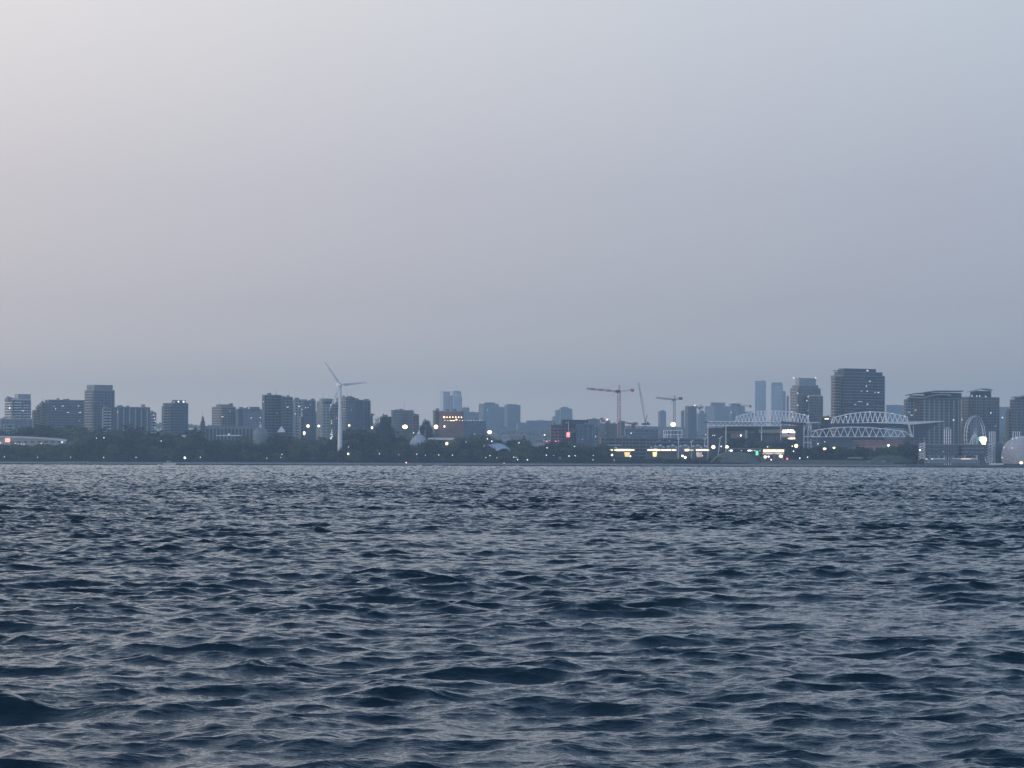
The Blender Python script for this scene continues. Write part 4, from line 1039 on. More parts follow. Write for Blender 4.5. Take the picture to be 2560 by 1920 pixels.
# multi-coloured lit sign: rounded blobs of light on a rack
Y = 3090
r = newroot('lit_display', 2457, Y, 'glowing green, cream and orange display at the foot of the observation wheel', 'lit display')
for x, y, rx, rz_, mt_ in ((2455, 1097, 9.5, 4.5, E_PGREEN), (2449, 1097.5, 4.5, 2.6, E_GREEN), (2461, 1099, 5, 4.6, emit('mint_light', (.72, 1, .82), 3)), (2457, 1093, 8, 1.6, emit('orange_edge_light', (1, .6, .3), 1.6)),
                          (2454, 1103, 5, 3, emit('mint_light', (.72, 1, .82), 3)), (2458, 1107, 6, 4.4, E_WARM), (2461, 1104, 3, 2.6, E_PINKL), (2459, 1110, 4, 2, E_AMBER)):
    p = P3(x, y, Y, -3 - (rx < 6) * .8); MB().box(p, (M(rx * 1.7, Y), .8, M(rz_ * 1.7, Y))).build('light_panel', mt_, r)
MB().box(P3(2456, 1101, Y, -.5), (M(18, Y), 1, M(20, Y))).build('back_board', C_DARK, r)
for x in (2452, 2461): p = P3(x, 1108, Y); MB().tube(p, (p[0], p[1], gz(Y)), .4, n=5).build('post', C_DARK, r)

# ------------------------------------------------------------------ glowing pavilions along the park edge
def pavilion(label, x0, x1, y=1125.2, mt=None, seg=None, Y=3165, thick=3.2):
    mt = mt or E_HOT
    root = newroot('pavilion', (x0 + x1) / 2, Y, label, 'pavilion')
    c = P3((x0 + x1) / 2, y, Y); w_ = M(x1 - x0, Y)
    MB().box((c[0], Y + 6, c[2] + 1.6), (w_ + 2, 14, .5)).build('roof', C_LIGHT, root)
    for s in (seg or [(x0, x1)]):
        p = P3((s[0] + s[1]) / 2, y, Y); hh = s[2] if len(s) > 2 else thick
        MB().box((p[0], Y, p[2]), (M(s[1] - s[0], Y), .8, M(hh, Y))).build('light_strip', s[3] if len(s) > 3 else mt, root)
    n = max(2, int(w_ / 5))
    for i in range(n + 1):
        x = c[0] - w_ / 2 + w_ * i / n; MB().box((x, Y + 1, (gz(Y) + c[2]) / 2), (.3, .3, c[2] - gz(Y))).build('post', C_DARK, root)
    MB().box((c[0], Y + 10, (gz(Y) + c[2]) / 2), (w_, .4, c[2] - gz(Y))).build('back_wall', C_SLATE, root)
    return root
pavilion('leftmost glowing pavilion, with a pale flat roof edge above', 1519, 1585, seg=[(1520, 1523, 2.6), (1525, 1532, 4.4), (1536, 1540, 2), (1541, 1548, 4.6), (1548, 1578, 4.2), (1579, 1586, 2)])
MB().box(P3(1535, 1113, 3175), (M(34, 3175), 8, 1.0)).build('upper_roof', C_LIGHT, root_of('leftmost glowing pavilion'))
pavilion('long glowing pavilion with gaps in its light line, beneath the open steel frame', 1619, 1691, seg=[(1619, 1627, 3.4), (1628, 1650, 3.2), (1634, 1643, 4.8), (1652, 1678, 3.2), (1681, 1688, 3.2), (1689, 1691, 2)])
pavilion('short bright pavilion over the two round orange lamps', 1711, 1724, seg=[(1712, 1723, 4.8), (1726, 1729, 1.4), (1731, 1733, 1.4)])
pavilion('glowing pavilion left of the grassy mound', 1739, 1769, seg=[(1740, 1769, 3.6), (1769, 1773, 1.4)])
pavilion('brightest long pavilion above the arched kiosk', 1908, 1961, 1126.6, seg=[(1908, 1960, 4.4)])
pavilion('dim white pavilion lamps beside the green lit sign', 1820, 1902, 1126.4, E_WHITE, [(1821, 1823, 1.8), (1825, 1831, 3.4, E_BRIGHT), (1852, 1854, 2), (1869, 1878, 2.8, E_BRIGHT), (1880, 1882, 2), (1885, 1888, 2.4), (1899, 1901, 2)])
# lit kiosks / trees lit from below
def kiosk(label, x, y0, y1, w_, mt, Y=3150):
    r = newroot('kiosk', x, Y, label, 'kiosk'); p = P3(x, y0, Y); q = P3(x, y1, Y); wm = M(w_, Y)
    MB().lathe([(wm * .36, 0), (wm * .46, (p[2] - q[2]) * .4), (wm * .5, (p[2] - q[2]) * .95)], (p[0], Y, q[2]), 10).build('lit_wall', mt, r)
    MB().lathe([(wm * .58, 0), (wm * .1, 1.2)], (p[0], Y, p[2] - .1), 10).build('roof', C_DARK, r)
    MB().box((p[0], Y, (gz(Y) + q[2]) / 2), (wm * .7, wm * .7, q[2] - gz(Y) + .2)).build('plinth', C_DARK, r)
    return r
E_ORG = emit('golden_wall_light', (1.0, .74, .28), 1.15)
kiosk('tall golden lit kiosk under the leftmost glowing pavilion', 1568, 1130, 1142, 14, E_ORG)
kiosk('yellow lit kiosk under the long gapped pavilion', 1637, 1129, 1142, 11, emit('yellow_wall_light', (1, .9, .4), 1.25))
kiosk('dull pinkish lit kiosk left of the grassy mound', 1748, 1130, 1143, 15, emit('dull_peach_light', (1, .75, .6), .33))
r = newroot('arched_kiosk', 1934, 3152, 'low peach coloured kiosk with two dark arches and yellow lamps', 'kiosk')
Y = 3152
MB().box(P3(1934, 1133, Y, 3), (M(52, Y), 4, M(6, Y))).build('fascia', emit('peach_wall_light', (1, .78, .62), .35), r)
for x in (1912, 1936, 1956): MB().box((P3(x, 1140, Y)[0], Y + 2, (gz(Y) + P3(x, 1134, Y)[2]) / 2), (M(5, Y), 3, P3(x, 1134, Y)[2] - gz(Y))).build('pier', C_TAN, r)
for x in (1924, 1946): MB().lathe([(M(8, Y), 0), (M(8, Y), 2.5), (M(5, Y), 4.6), (.2, 5.4)], (P3(x, 1147, Y)[0], Y + 3, P3(x, 1148, Y)[2]), 12).build('dark_arch', C_DARK, r)
for x, y, rr, mt_ in ((1913.5, 1142.5, 4.2, emit('yellow_lamp', (1, .93, .5), 3)), (1921.5, 1141.5, 2.3, E_BRIGHT), (1952, 1140.5, 4.8, emit('yellow_lamp', (1, .93, .5), 3))):
    MB().ball(P3(x, y, Y - 2), M(rr, Y), 8, 5, .8).build('lamp', mt_, r)
r = newroot('green_lit_sign', 1892.5, 3140, 'upright glowing green sign beside the brightest pavilion', 'sign')
MB().box(P3(1892.5, 1132.5, 3140), (M(6.2, 3140), .6, M(11, 3140))).build('panel', E_GREEN, r)
p = P3(1892.5, 1138, 3141); MB().box((p[0], 3141, (p[2] + gz(3141)) / 2 - .2), (.5, .4, p[2] - gz(3141) + .4)).build('post', C_DARK, r)
r = newroot('red_lit_sign', 1421, 3535, 'red glowing sign with white lettering strokes on the brick office', 'sign')
Y = 3530; MB().box(P3(1420.5, 1087, Y), (M(9.5, Y), .6, M(12, Y))).build('panel', emit('red_sign_light', (1.0, .22, .25), 1.1), r)
for k, (dx, dy, ww) in enumerate(((-2.6, -1, 1.0), (0, -1.5, 1.4), (2.4, -.6, 1.0), (-1, 3.6, 3.5), (2, 3.6, 1.4), (0, -4.6, 6))):
    MB().box(P3(1420.5 + dx, 1087 + dy, Y - .5), (M(ww, Y), .2, M(1.2 if k > 2 else 3.2, Y))).build('lettering', emit('soft_white_letter', (1, .86, .86), 1.4), r)
MB().tube(P3(1421.5, 1081, Y + 1), P3(1421.5, 1053, Y + 1), .28, n=5).build('mast', C_WHITE, r)
for i in range(5): lit(r, 1360 + i * 7 + (i > 2) * 8, 1102 + (i % 2), 3500, 4, 1.6, E_PINKL if i % 2 else E_RED)
# bandshell: ribbed white shell roof
def bandshell():
    Y = 3190
    root = newroot('bandshell', 1250, Y, 'white curved bandshell roof standing among the shore trees', 'bandshell')
    top = [(1217, 1113), (1222, 1110.5), (1232, 1108.3), (1244, 1108), (1255, 1109.5), (1265, 1114), (1272, 1120), (1276.5, 1126)]
    low = [(1224, 1113.5), (1229, 1119), (1234, 1126), (1238, 1133), (1246, 1126), (1257, 1121), (1266, 1121), (1275, 1127)]
    n = len(top); m = MB(); K = 4
    vs = []
    for k in range(K + 1):
        f = k / K
        for (a, ya), (b, yb) in zip(top, low):
            bul = math.sin(f * math.pi) * 1.2
            vs.append(P3(a + (b - a) * f, ya + (yb - ya) * f, Y + 10 - 12 * f ** .7 - bul))
    off = len(vs); vs += [(x, y + 1.2, z - .2) for x, y, z in vs]
    fs = []
    for k in range(K):
        for i in range(n - 1):
            a = k * n + i; fs.append((a, a + 1, a + n + 1, a + n)); fs.append((off + a + n, off + a + n + 1, off + a + 1, off + a))
    per = [i for i in range(n)] + [k * n + n - 1 for k in range(1, K + 1)] + [K * n + i for i in range(n - 2, -1, -1)] + [k * n for k in range(K - 1, 0, -1)]
    for a, b in zip(per, per[1:] + per[:1]): fs.append((b, a, off + a, off + b))
    m.add(vs, fs).build('shell_roof', C_PVC, root, True)
    for i in range(1, n - 1, 1):
        m = MB()
        for k in range(K): m.tube(vs[k * n + i], vs[(k + 1) * n + i], .22, n=4)
        m.build('roof_rib', C_WHITE, root)
    for a in ((1206, 1119), (1209, 1115.5)): MB().tube(P3(a[0], a[1], Y), P3(a[0] + 4, a[1] - 3, Y), .6, n=4).build('side_fin', C_PVC, root)
    for x, y in ((1238, 1133), (1276, 1126)):
        p = P3(x, y, Y); MB().tube(p, (p[0], p[1], gz(Y)), .5, n=6).build('support', C_GREY, root)
    MB().box((P3(1255, 1140, Y)[0], Y + 8, gz(Y) + 1.2), (22, 12, 2.4)).build('stage', C_DARK, root)
bandshell()
r = newroot('lit_kiosk', 1289, 3120, 'small hut with a bright oblong lamp right of the bandshell', 'hut')
MB().box((P3(1289, 1145, 3120)[0], 3122, gz(3120) + 1.6), (6, 4, 3.2)).build('wall', C_GREY, r); MB().box(P3(1289, 1142.3, 3119), (M(11.5, 3119), .5, M(4.4, 3119))).build('lamp', E_BRIGHT, r)

# ------------------------------------------------------------------ mounds and boats
def mound(label, x0, x1, yt, Y, depth, mt, name='grass_mound', flat=.35):
    a, b = W(x0, 1150, Y)[0], W(x1, 1150, Y)[0]; H = W((x0 + x1) / 2, yt, Y)[1] - gz(Y)
    nx, ny = 40, 12; vs = []; rg = random.Random(int(x0))
    for j in range(ny + 1):
        for i in range(nx + 1):
            u, v = i / nx, j / ny
            e = min(1, min(u, 1 - u) / flat); e = e * e * (3 - 2 * e); g = math.sin(math.pi * v)
            vs.append((a + (b - a) * u, Y - depth / 2 + depth * v, gz(Y) - .8 + (H + .8) * e * g + rg.uniform(-.12, .12)))
    fs = [(j * (nx + 1) + i, j * (nx + 1) + i + 1, (j + 1) * (nx + 1) + i + 1, (j + 1) * (nx + 1) + i) for j in range(ny) for i in range(nx)]
    o = MB().add(vs, fs).build(name, mt, None, True); tag(o, label, kind='structure')
M_MOUND = mat('dry_grass_mound', (.13, .135, .105), .95, .25, .25)
mound('broad grassy mound in front of the stadium', 1757, 1915, 1130.5, 3140, 46, M_MOUND)
mound('low green mound near the stilted pods', 2150, 2300, 1139, 3125, 40, mat('green_mound', (.07, .09, .055), .95, .3, .25))
mound('long low grassy bank along the shore on the right', 1800, 2320, 1150, 3100, 22, M_MOUND, 'grass_bank')
def boat(label, x, y, lpx, Y, name='motor_boat', cat='boat', hull=C_WHITE, wake=True):
    X, _ = W(x, y, Y); Lm = M(lpx, Y); h = Lm * .16 + .25
    r = empty(name, (X, Y, 0), label, cat); r["_o"] = (X, Y, 0)
    vs = []
    for s, wd, z in ((-.5, .32, 0), (-.2, .36, 0), (.2, .3, 0), (.42, .12, .2), (.5, .01, .5)):
        for t, zz in ((-1, h * (1 + z)), (-.7, 0 + z * h * .6), (.7, 0 + z * h * .6), (1, h * (1 + z))):
            vs.append((X + s * Lm, Y + t * wd * Lm * .45, zz - .1))
    n = 5; fs = [(k * 4 + i, k * 4 + i + 1, (k + 1) * 4 + i + 1, (k + 1) * 4 + i) for k in range(n - 1) for i in range(3)] + [(k * 4 + 3, k * 4, (k + 1) * 4, (k + 1) * 4 + 3) for k in range(n - 1)] + [(0, 1, 2, 3)]
    MB().add(vs, fs).build('hull', hull, r)
    MB().box((X - Lm * .05, Y, h + Lm * .08), (Lm * .42, Lm * .2, Lm * .17)).build('cabin', C_LIGHT, r)
    MB().box((X - Lm * .02, Y, h + Lm * .09), (Lm * .36, Lm * .21, Lm * .05)).build('window', C_GLASS, r)
    MB().tube((X - Lm * .1, Y, h + Lm * .12), (X - Lm * .12, Y, h + Lm * .26), Lm * .008 + .03, n=4).build('mast', C_STEEL, r)
    return r
boat('largest white motor boat, running along the shore on the left', 424, 1158, 31, 2960)
boat('small white speedboat kicking up spray near the middle', 1088, 1163, 12, 2890, 'speed_boat')
boat('tiny white boat out on the water below the bandshell', 1294, 1166, 12, 2780, 'speed_boat')
boat('small pale moored boat beside the rocks left of the orange lamp', 1048, 1157, 13, 3060)
def spray(label, x, lpx, Y, hh):
    X, _ = W(x, 1160, Y); rg = random.Random(int(x)); m = MB(); Lm = M(lpx, Y)
    for i in range(220):
        u = rg.random(); s = rg.uniform(.1, .3) * (1.1 - u)
        c = (X + (u - .5) * Lm, Y + rg.uniform(-1.2, 1.2), .15 + rg.random() * hh * (u * 1.0 if x > 1080 and x < 1150 else 1 - u))
        m.box(c, (s * 2.5, s, s))
    o = m.build('spray', mat('water_foam', (.8, .82, .85), .8, .05, 1)); tag(o, label, kind='stuff')
spray('white spray thrown up behind the speedboat', 1094, 24, 2892, 1.8)
spray('white wake behind the larger motor boat', 405, 22, 2962, .7)
spray('white bow wave of the tiny boat', 1294, 20, 2778, .5)

# ------------------------------------------------------------------ trees
LEAF = mat('tree_leaves', (.050, .072, .040), .9, .45, .35, col2=(.085, .110, .060), spec=.2)
LEAF2 = mat('dark_tree_leaves', (.026, .040, .034), .9, .4, .35, spec=.2)
BARK = mat('tree_bark', (.07, .06, .05), .95, .3, .8)
def crown_mesh(name, seed, n=1500, h=10.0, w_=9.0, conical=False, mt=LEAF):
    rg = np.random.default_rng(seed)
    nb = 16
    cs = []
    for i in range(nb):
        z = rg.uniform(.14, .95)
        rr = (w_ / 2) * (math.sqrt(max(.02, 1 - (2 * z - .95) ** 2)) if not conical else (1.05 - z) * .9)
        a = rg.uniform(0, 6.28); q = rg.uniform(.25, .82)
        cs.append((rr * q * math.cos(a), rr * q * math.sin(a), z * h, rg.uniform(.17, .30) * w_ * (1 if not conical else (1.15 - z) * .8)))
    vs = []; fs = []
    for k in range(n):
        c = cs[rg.integers(nb)]
        d = rg.normal(size=3); d /= np.linalg.norm(d)
        p = np.array(c[:3]) + d * c[3] * rg.uniform(.55, 1.1) * np.array((1, 1, .75))
        if p[2] < .1: p[2] = .1 + rg.random() * .8
        u = rg.normal(size=3); u /= np.linalg.norm(u); v = np.cross(u, d + rg.normal(size=3) * .4); v /= (np.linalg.norm(v) + 1e-6)
        s = rg.uniform(.25, .55) * w_ / 9
        b = len(vs)
        vs += [tuple(p - u * s), tuple(p + v * s * .8), tuple(p + u * s), tuple(p - v * s * .8)]
        fs.append((b, b + 1, b + 2, b + 3))
    me = bpy.data.meshes.new(name); me.from_pydata(vs, [], fs); me.materials.append(mt); me.update()
    return me
def trunk_mesh(h, seed):
    rg = random.Random(seed); m = MB()
    m.tube((0, 0, -1.0), (.1, .05, h * .45), h * .028, h * .018, 7); m.tube((.1, .05, h * .45), (0, 0, h * .85), h * .018, h * .004, 6)
    for i in range(6):
        a = rg.uniform(0, 6.28); z = h * rg.uniform(.22, .6)
        m.tube((.05, .02, z), (math.cos(a) * h * .26, math.sin(a) * h * .26, z + h * .2), h * .010, h * .003, 5)
    me = bpy.data.meshes.new('trunk'); me.from_pydata(m.v, [], m.f); me.materials.append(BARK); me.update()
    return me
# prototypes are 12 m tall; each tree is scaled
PROTO = []
for i in range(6):
    PROTO.append((crown_mesh('crown', 20 + i, 1500, 10.2, 9.5 + (i % 3), mt=LEAF if i % 2 else LEAF2), trunk_mesh(11, i)))
CONE = (crown_mesh('crown', 55, 1300, 11.4, 4.6, True, mt=LEAF2), trunk_mesh(11, 50))
def tree(X, Y, H, label, group, proto, rz, name='tree', wide=1.0):
    s = H / 12.0
    r = bpy.data.objects.new(name, None); r.location = (X, Y, gz(Y)); r.rotation_euler[2] = rz; r.scale = (s * wide, s * wide, s)
    COL.objects.link(r); tag(r, label, 'tree', group)
    for nm, me, z in (('trunk', proto[1], 0), ('crown', proto[0], 1.5)):
        o = bpy.data.objects.new(nm, me); o.location = (0, 0, z); o.parent = r; COL.objects.link(o)
    return r
TOP = [(-60, 1072), (0, 1078), (40, 1076), (60, 1071), (130, 1068), (205, 1072), (230, 1074), (300, 1070), (335, 1072), (400, 1079), (430, 1084), (480, 1078), (500, 1086), (520, 1104), (560, 1100), (600, 1092), (640, 1108), (672, 1103), (690, 1090), (740, 1092),
       (800, 1097), (840, 1098), (862, 1084), (900, 1082), (945, 1080), (965, 1086), (1000, 1092), (1020, 1104), (1060, 1104), (1085, 1098), (1105, 1102), (1130, 1094), (1150, 1100), (1170, 1090), (1205, 1088), (1240, 1098), (1280, 1102), (1300, 1096),
       (1330, 1116), (1365, 1106), (1400, 1103), (1430, 1112), (1470, 1112), (1505, 1109), (1520, 1113), (1535, 1136), (1600, 1138), (1700, 1140), (1760, 1142), (1800, 1140)]
def top_at(x):
    for (a, ya), (b, yb) in zip(TOP, TOP[1:]):
        if x <= b: return ya + (yb - ya) * (x - a) / (b - a)
    return TOP[-1][1]
def sector(x):
    for lim, nm in ((120, 'below the white arena at the left end'), (330, 'below the tallest left tower'), (500, 'under the lone two-lamp tower'), (680, 'in front of the spired hall'), (840, 'just left of the wind turbine'), (960, 'just right of the wind turbine'),
                    (1090, 'around the tent-like dome'), (1210, 'below the hotel with the lamp row'), (1320, 'around the bandshell'), (1440, 'below the brick office'), (1540, 'left of the glowing pavilions')):
        if x < lim: return nm
    return 'low down beneath the glowing pavilions'
rg = random.Random(11); ntree = 0
HOLES = [(14, 200, 1094, 1112), (1205, 1280, 1104, 1136), (1020, 1076, 1078, 1110), (630, 672, 1060, 1100)]
for row, (Ya, Yb, f, step) in enumerate(((3098, 3116, .50, 33), (3122, 3165, .80, 24), (3195, 3420, 1.0, 16.5))):
    x = -22.0
    while x < 1790:
        x += step * rg.uniform(.75, 1.3)
        Y = rg.uniform(Ya, Yb); X, z = W(x, top_at(x), Y)
        H = (z - gz(Y)) * f * rg.uniform(.86, 1.07)
        if row == 2 and x > 1525: continue
        if x < 205: H = min(H, (W(x, 1112 + rg.uniform(-1, 3), Y)[1] - gz(Y))) if Y < 3262 else H
        if 1196 < x < 1285: H = min(H, W(x, 1131 if x > 1236 else 1121, Y)[1] - gz(Y)) if Y < 3188 else H
        if 1018 < x < 1068 and Y < 3300: H = min(H, W(x, 1108, Y)[1] - gz(Y))
        if 630 < x < 672 and Y < 3460: H = min(H, W(x, 1098, Y)[1] - gz(Y))
        if 838 < x < 860 and Y < 3128: H = min(H, W(x, 1129, Y)[1] - gz(Y))
        if x > 1525: H *= rg.uniform(.7, 1.1)
        H = max(3.5, H)
        tree(X, Y, H, ('low front tree', 'middle height tree', 'tall back tree')[row] + ' in the dark park belt ' + sector(x), 'park trees ' + sector(x), PROTO[rg.randrange(6)], rg.uniform(0, 6.28), wide=rg.uniform(1.1, 1.5) * (1.0 if H > 9 else 1.6))
        ntree += 1
# back row standing behind the arena
for i in range(16):
    x = -30 + i * 15 + rg.uniform(-4, 4); Y = rg.uniform(3330, 3500); X, z = W(x, top_at(x) + rg.uniform(-1, 3), Y)
    tree(X, Y, z - gz(Y), 'dark tree in the mass behind the ' + ('left end', 'middle', 'right end')[min(2, i * 3 // 16)] + ' of the white arena', 'trees behind the white arena', PROTO[rg.randrange(6)], rg.uniform(0, 6.28), wide=1.1)
# singled out trees
def one(label, x, yt, Y, proto=None, wide=1.0, name='tree'):
    X, z = W(x, yt, Y); tree(X, Y, z - gz(Y), label, None, proto or PROTO[int(x) % 6], x, name, wide)
one('narrow dark poplar standing alone above the trees right of the bandshell', 1311, 1086, 3200, CONE, 1.15, 'poplar_tree')
one('broad dark tree against the sky left of the brown flat-topped block', 964, 1043, 3600, None, .42)
one('smaller dark tree beside the one left of the brown flat-topped block', 950, 1052, 3600, None, .4)
one('dark tree between the brown block and the hotel', 1066, 1051, 3650, None, .42)
one('short tree hiding the foot of the wind turbine', 849, 1128, 3112, None, 1.3)
one('round dark tree at the left foot of the glowing pavilions', 1509, 1110, 3160, None, 1.0)
one('large dark tree under the left stadium stand, left of the pale pier', 1846, 1094, 3300, None, 1.25)
one('second dark tree under the left stadium stand, right of the pale pier', 1884, 1100, 3305, None, .8)
for i, (x, yt) in enumerate(((1897, 1104), (1915, 1108), (1940, 1104), (1960, 1100), (1978, 1102), (1990, 1112))):
    one(['dark tree', 'rounded dark tree', 'low spreading dark tree', 'dark tree with a raised top', 'tallest dark tree', 'small dark tree'][i] + ' in the row under the lit stadium sign', x, yt, 3300 + i * 4, None, 1.0)
for i in range(26):
    x = 2003 + i * 11.6; yt = 1119 + 6 * math.sin(i * 1.3) + (3 if 2090 < x < 2210 else 0) - (6 if 2215 < x < 2290 else 0)
    X, z = W(x, yt + rg.uniform(-2, 2), 3170)
    tree(X, 3170 + rg.uniform(-12, 12), z - gz(3170), 'dark tree before the right stadium stand, under the ' + ('lattice pylon', 'left half of the lower arch', 'middle of the seats', 'right half of the lower arch', 'right end of the seats')[min(4, i * 5 // 26)], 'trees before the right stadium stand', PROTO[rg.randrange(6)], rg.uniform(0, 6.28), wide=1.3)
print('TREES', ntree)
# shore shrubs: uncountable undergrowth
def shrubs():
    g = np.random.default_rng(8); n = 60000
    px = g.uniform(-60, 2310, n); Y = 3094 + g.random(n) ** 1.2 * 70
    X = (px - PX) / F * Y
    dens = (np.sin(X * .11) + np.sin(X * .047 + 1) + 2) / 4
    hh = np.where(px < 1530, 4.5, 2.6) * (.5 + dens)
    hh = np.where((px > 1765) & (px < 1900), .7, hh); hh = np.where(px > 2100, hh * .6, hh)
    z = np.array([gz(y) for y in Y]) + g.random(n) * hh
    s = g.uniform(.3, .7, n)
    u = g.normal(size=(n, 3)); u /= np.linalg.norm(u, axis=1)[:, None]
    v = np.cross(u, g.normal(size=(n, 3))); v /= np.linalg.norm(v, axis=1)[:, None]
    c = np.stack([X, Y, z], 1)
    co = np.stack([c - u * s[:, None], c + v * s[:, None] * .8, c + u * s[:, None], c - v * s[:, None] * .8], 1).reshape(-1, 3)
    me = bpy.data.meshes.new('undergrowth'); me.vertices.add(4 * n); me.vertices.foreach_set('co', co.astype(np.float32).ravel())
    me.loops.add(4 * n); me.loops.foreach_set('vertex_index', np.arange(4 * n, dtype=np.int32))
    me.polygons.add(n); me.polygons.foreach_set('loop_start', np.arange(0, 4 * n, 4, dtype=np.int32)); me.polygons.foreach_set('loop_total', np.full(n, 4, np.int32))
    me.materials.append(LEAF2); me.update()
    o = bpy.data.objects.new('undergrowth', me); COL.objects.link(o); tag(o, 'dark shrubs and scrub along the shore under the trees', kind='stuff')
shrubs()
# far woods on the slope (reads as one mass)
def far_wood():
    g = np.random.default_rng(18); n = 60000
    Y = np.concatenate([g.uniform(4400, 9000, n // 2), g.uniform(9000, 10600, n // 2)]); X = g.uniform(-.17, .17, n) * Y
    cl = np.sin(X * .004 + Y * .002) + np.sin(X * .0017 - 1 + Y * .003)
    keep = g.random(n) < np.clip(.35 + cl * .3, .08, 1)
    Y, X = Y[keep], X[keep]; n = len(Y)
    z = np.array([gz(y) for y in Y]) + g.random(n) * (9 + 4 * np.sin(X * .01)) + 3
    s = g.uniform(1.5, 4.0, n) * Y / 8000
    u = g.normal(size=(n, 3)) * (1, 1, .6); u /= np.linalg.norm(u, axis=1)[:, None]
    v = np.cross(u, g.normal(size=(n, 3))); v /= np.linalg.norm(v, axis=1)[:, None]
    c = np.stack([X, Y, z], 1)
    co = np.stack([c - u * s[:, None], c + v * s[:, None], c + u * s[:, None], c - v * s[:, None]], 1).reshape(-1, 3)
    me = bpy.data.meshes.new('far_woods'); me.vertices.add(4 * n); me.vertices.foreach_set('co', co.astype(np.float32).ravel())
    me.loops.add(4 * n); me.loops.foreach_set('vertex_index', np.arange(4 * n, dtype=np.int32))
    me.polygons.add(n); me.polygons.foreach_set('loop_start', np.arange(0, 4 * n, 4, dtype=np.int32)); me.polygons.foreach_set('loop_total', np.full(n, 4, np.int32))
    me.materials.append(LEAF); me.update()
    o = bpy.data.objects.new('far_woods', me); COL.objects.link(o); tag(o, 'far hazy woods on the slope and ridge behind the city', kind='stuff')
far_wood()

# ------------------------------------------------------------------ lamps
def lamp(label, x, y, r_px, mt, Y=3090, flood=False, group=None, sz=1.0):
    p = P3(x, y, Y); R = M(r_px, Y)
    root = empty('street_lamp' if not flood else 'floodlight_mast', (p[0], Y, gz(Y)), label, 'street lamp' if not flood else 'floodlight mast', group); root["_o"] = (p[0], Y, gz(Y))
    MB().tube((p[0], Y + R + .3, gz(Y) - .3), (p[0], Y + R + .3, p[2]), .12 if not flood else .3, .08 if not flood else .2, 6).build('pole', C_DARK, root)
    if flood:
        MB().box((p[0], Y + R * .5 + .2, p[2]), (R * 1.9, .3, R * 1.1)).build('lamp_rack', C_DARK, root)
    MB().ball((p[0], Y, p[2]), R, 10, 6, sz).build('lamp_head', mt, root)
E_LAMP = emit('lamp_glow', (1.0, .96, .88), 2.0)
for lb, x, y, r_, mt_, Y, sz in (
    ('large floodlight, left of a pair, on the low front of the banded block', 770, 1065, 4.3, E_HOT, 3500, 1), ('smaller right-hand floodlight of the pair left of the wind turbine', 797, 1065, 3.3, E_BRIGHT, 3500, 1),
    ('bright tall rectangular lamp panel left of the wind turbine', 760.5, 1083, 3.2, E_HOT, 3480, 1.7), ('floodlight just right of the wind turbine tower', 873, 1063.5, 3.2, E_HOT, 3500, .9),
    ('floodlight at the right foot of the block behind the turbine', 930, 1069.5, 2.9, E_HOT, 3500, 1.3), ('slanted floodlight among trees under the small dome', 682.5, 1093.5, 2.2, E_BRIGHT, 3440, 1.4),
    ('largest warm floodlight, in front of the brown flat-topped block', 1012.5, 1067, 7.6, E_HOT, 3500, .76), ('big round floodlight at the left end of the hotel', 1090, 1067, 6.0, E_HOT, 3500, 1),
    ('yellow floodlight right of the hotel', 1224, 1080.5, 6.2, emit('yellow_lamp', (1, .93, .5), 3), 3450, .85), ('orange lamp low in front of the hotel', 1117, 1109, 4.2, emit('orange_lamp', (1, .72, .36), 4), 3200, 1),
    ('large orange floodlight under the grey crane', 1683, 1061, 7.4, emit('pale_orange_lamp', (1, .85, .55), 5), 3500, .8),
    ('bright floodlight left of a pair before the left stadium stand', 1783.5, 1117.5, 5.4, E_HOT, 3180, .95), ('bright floodlight right of a pair before the left stadium stand', 1817.5, 1117, 4.6, E_HOT, 3180, .9),
    ('bright round floodlight right of the brightest pavilion', 1990.5, 1114.5, 5.2, E_HOT, 3180, 1), ('pale green floodlight above the trees under the tallest left tower', 242.5, 1086, 4.2, emit('lime_white_lamp', (.86, 1, .72), 5), 3300, .85),
    ('bright lamp low before the trees right of the lattice pylon', 2061.5, 1122, 4.6, E_HOT, 3150, .7), ('smaller warm lamp right of the one by the lattice pylon', 2085, 1119.5, 3.6, E_HOT, 3160, .7),
    ('tilted white lamp right of the lattice pylon', 2045, 1109.5, 2.1, E_WHITE, 3200, 1), ('small high white lamp right of the lattice pylon', 2062, 1104.5, 1.5, E_WHITE, 3200, 1)):
    lamp(lb, x, y, r_ * .88, mt_, Y, True, sz=sz)
GR = 'small white lamps along the shore path'
for x, y, r_ in ((11, 1142, 1.5), (94, 1143, 1.6), (176.5, 1143, 1.3), (259, 1143.6, 1.8), (340, 1143.5, 1.5), (501, 1143.4, 1.6), (705, 1135.5, 1.4), (667, 1145, 1.3), (702, 1143, 1.0), (871.5, 1117.5, 1.2), (948.5, 1134.5, 1.7), (997, 1137, 1.2),
                 (1042, 1135.5, 1.6), (1063.5, 1138, 1.0), (1097, 1137.5, 1.5), (1131, 1137.8, 1.6), (1225, 1139, 1.6), (1214.5, 1144, 1.3), (1242, 1144, 1.2), (1260, 1158, 1.3), (1366, 1138, 2.0), (1384.5, 1138, 1.1), (1422.5, 1140, 2.1), (1438, 1139.5, 1.6),
                 (1483, 1138.5, 1.1), (1482.5, 1149.5, 1.1), (1535, 1150, 1.2), (1294, 1149, 1.9), (1318.5, 1149.5, 2.2), (403, 1102.5, 1.5), (241, 1095.5, 1.4), (260, 1094.6, 2.0), (1165, 1105, 1.2), (1034, 1082.2, 1.5)):
    lamp(('small' if r_ < 1.55 else 'brighter small') + ' white lamp on the dark shore ' + sector(x), x, y, r_ * .7, E_LAMP, 3088, group=GR)
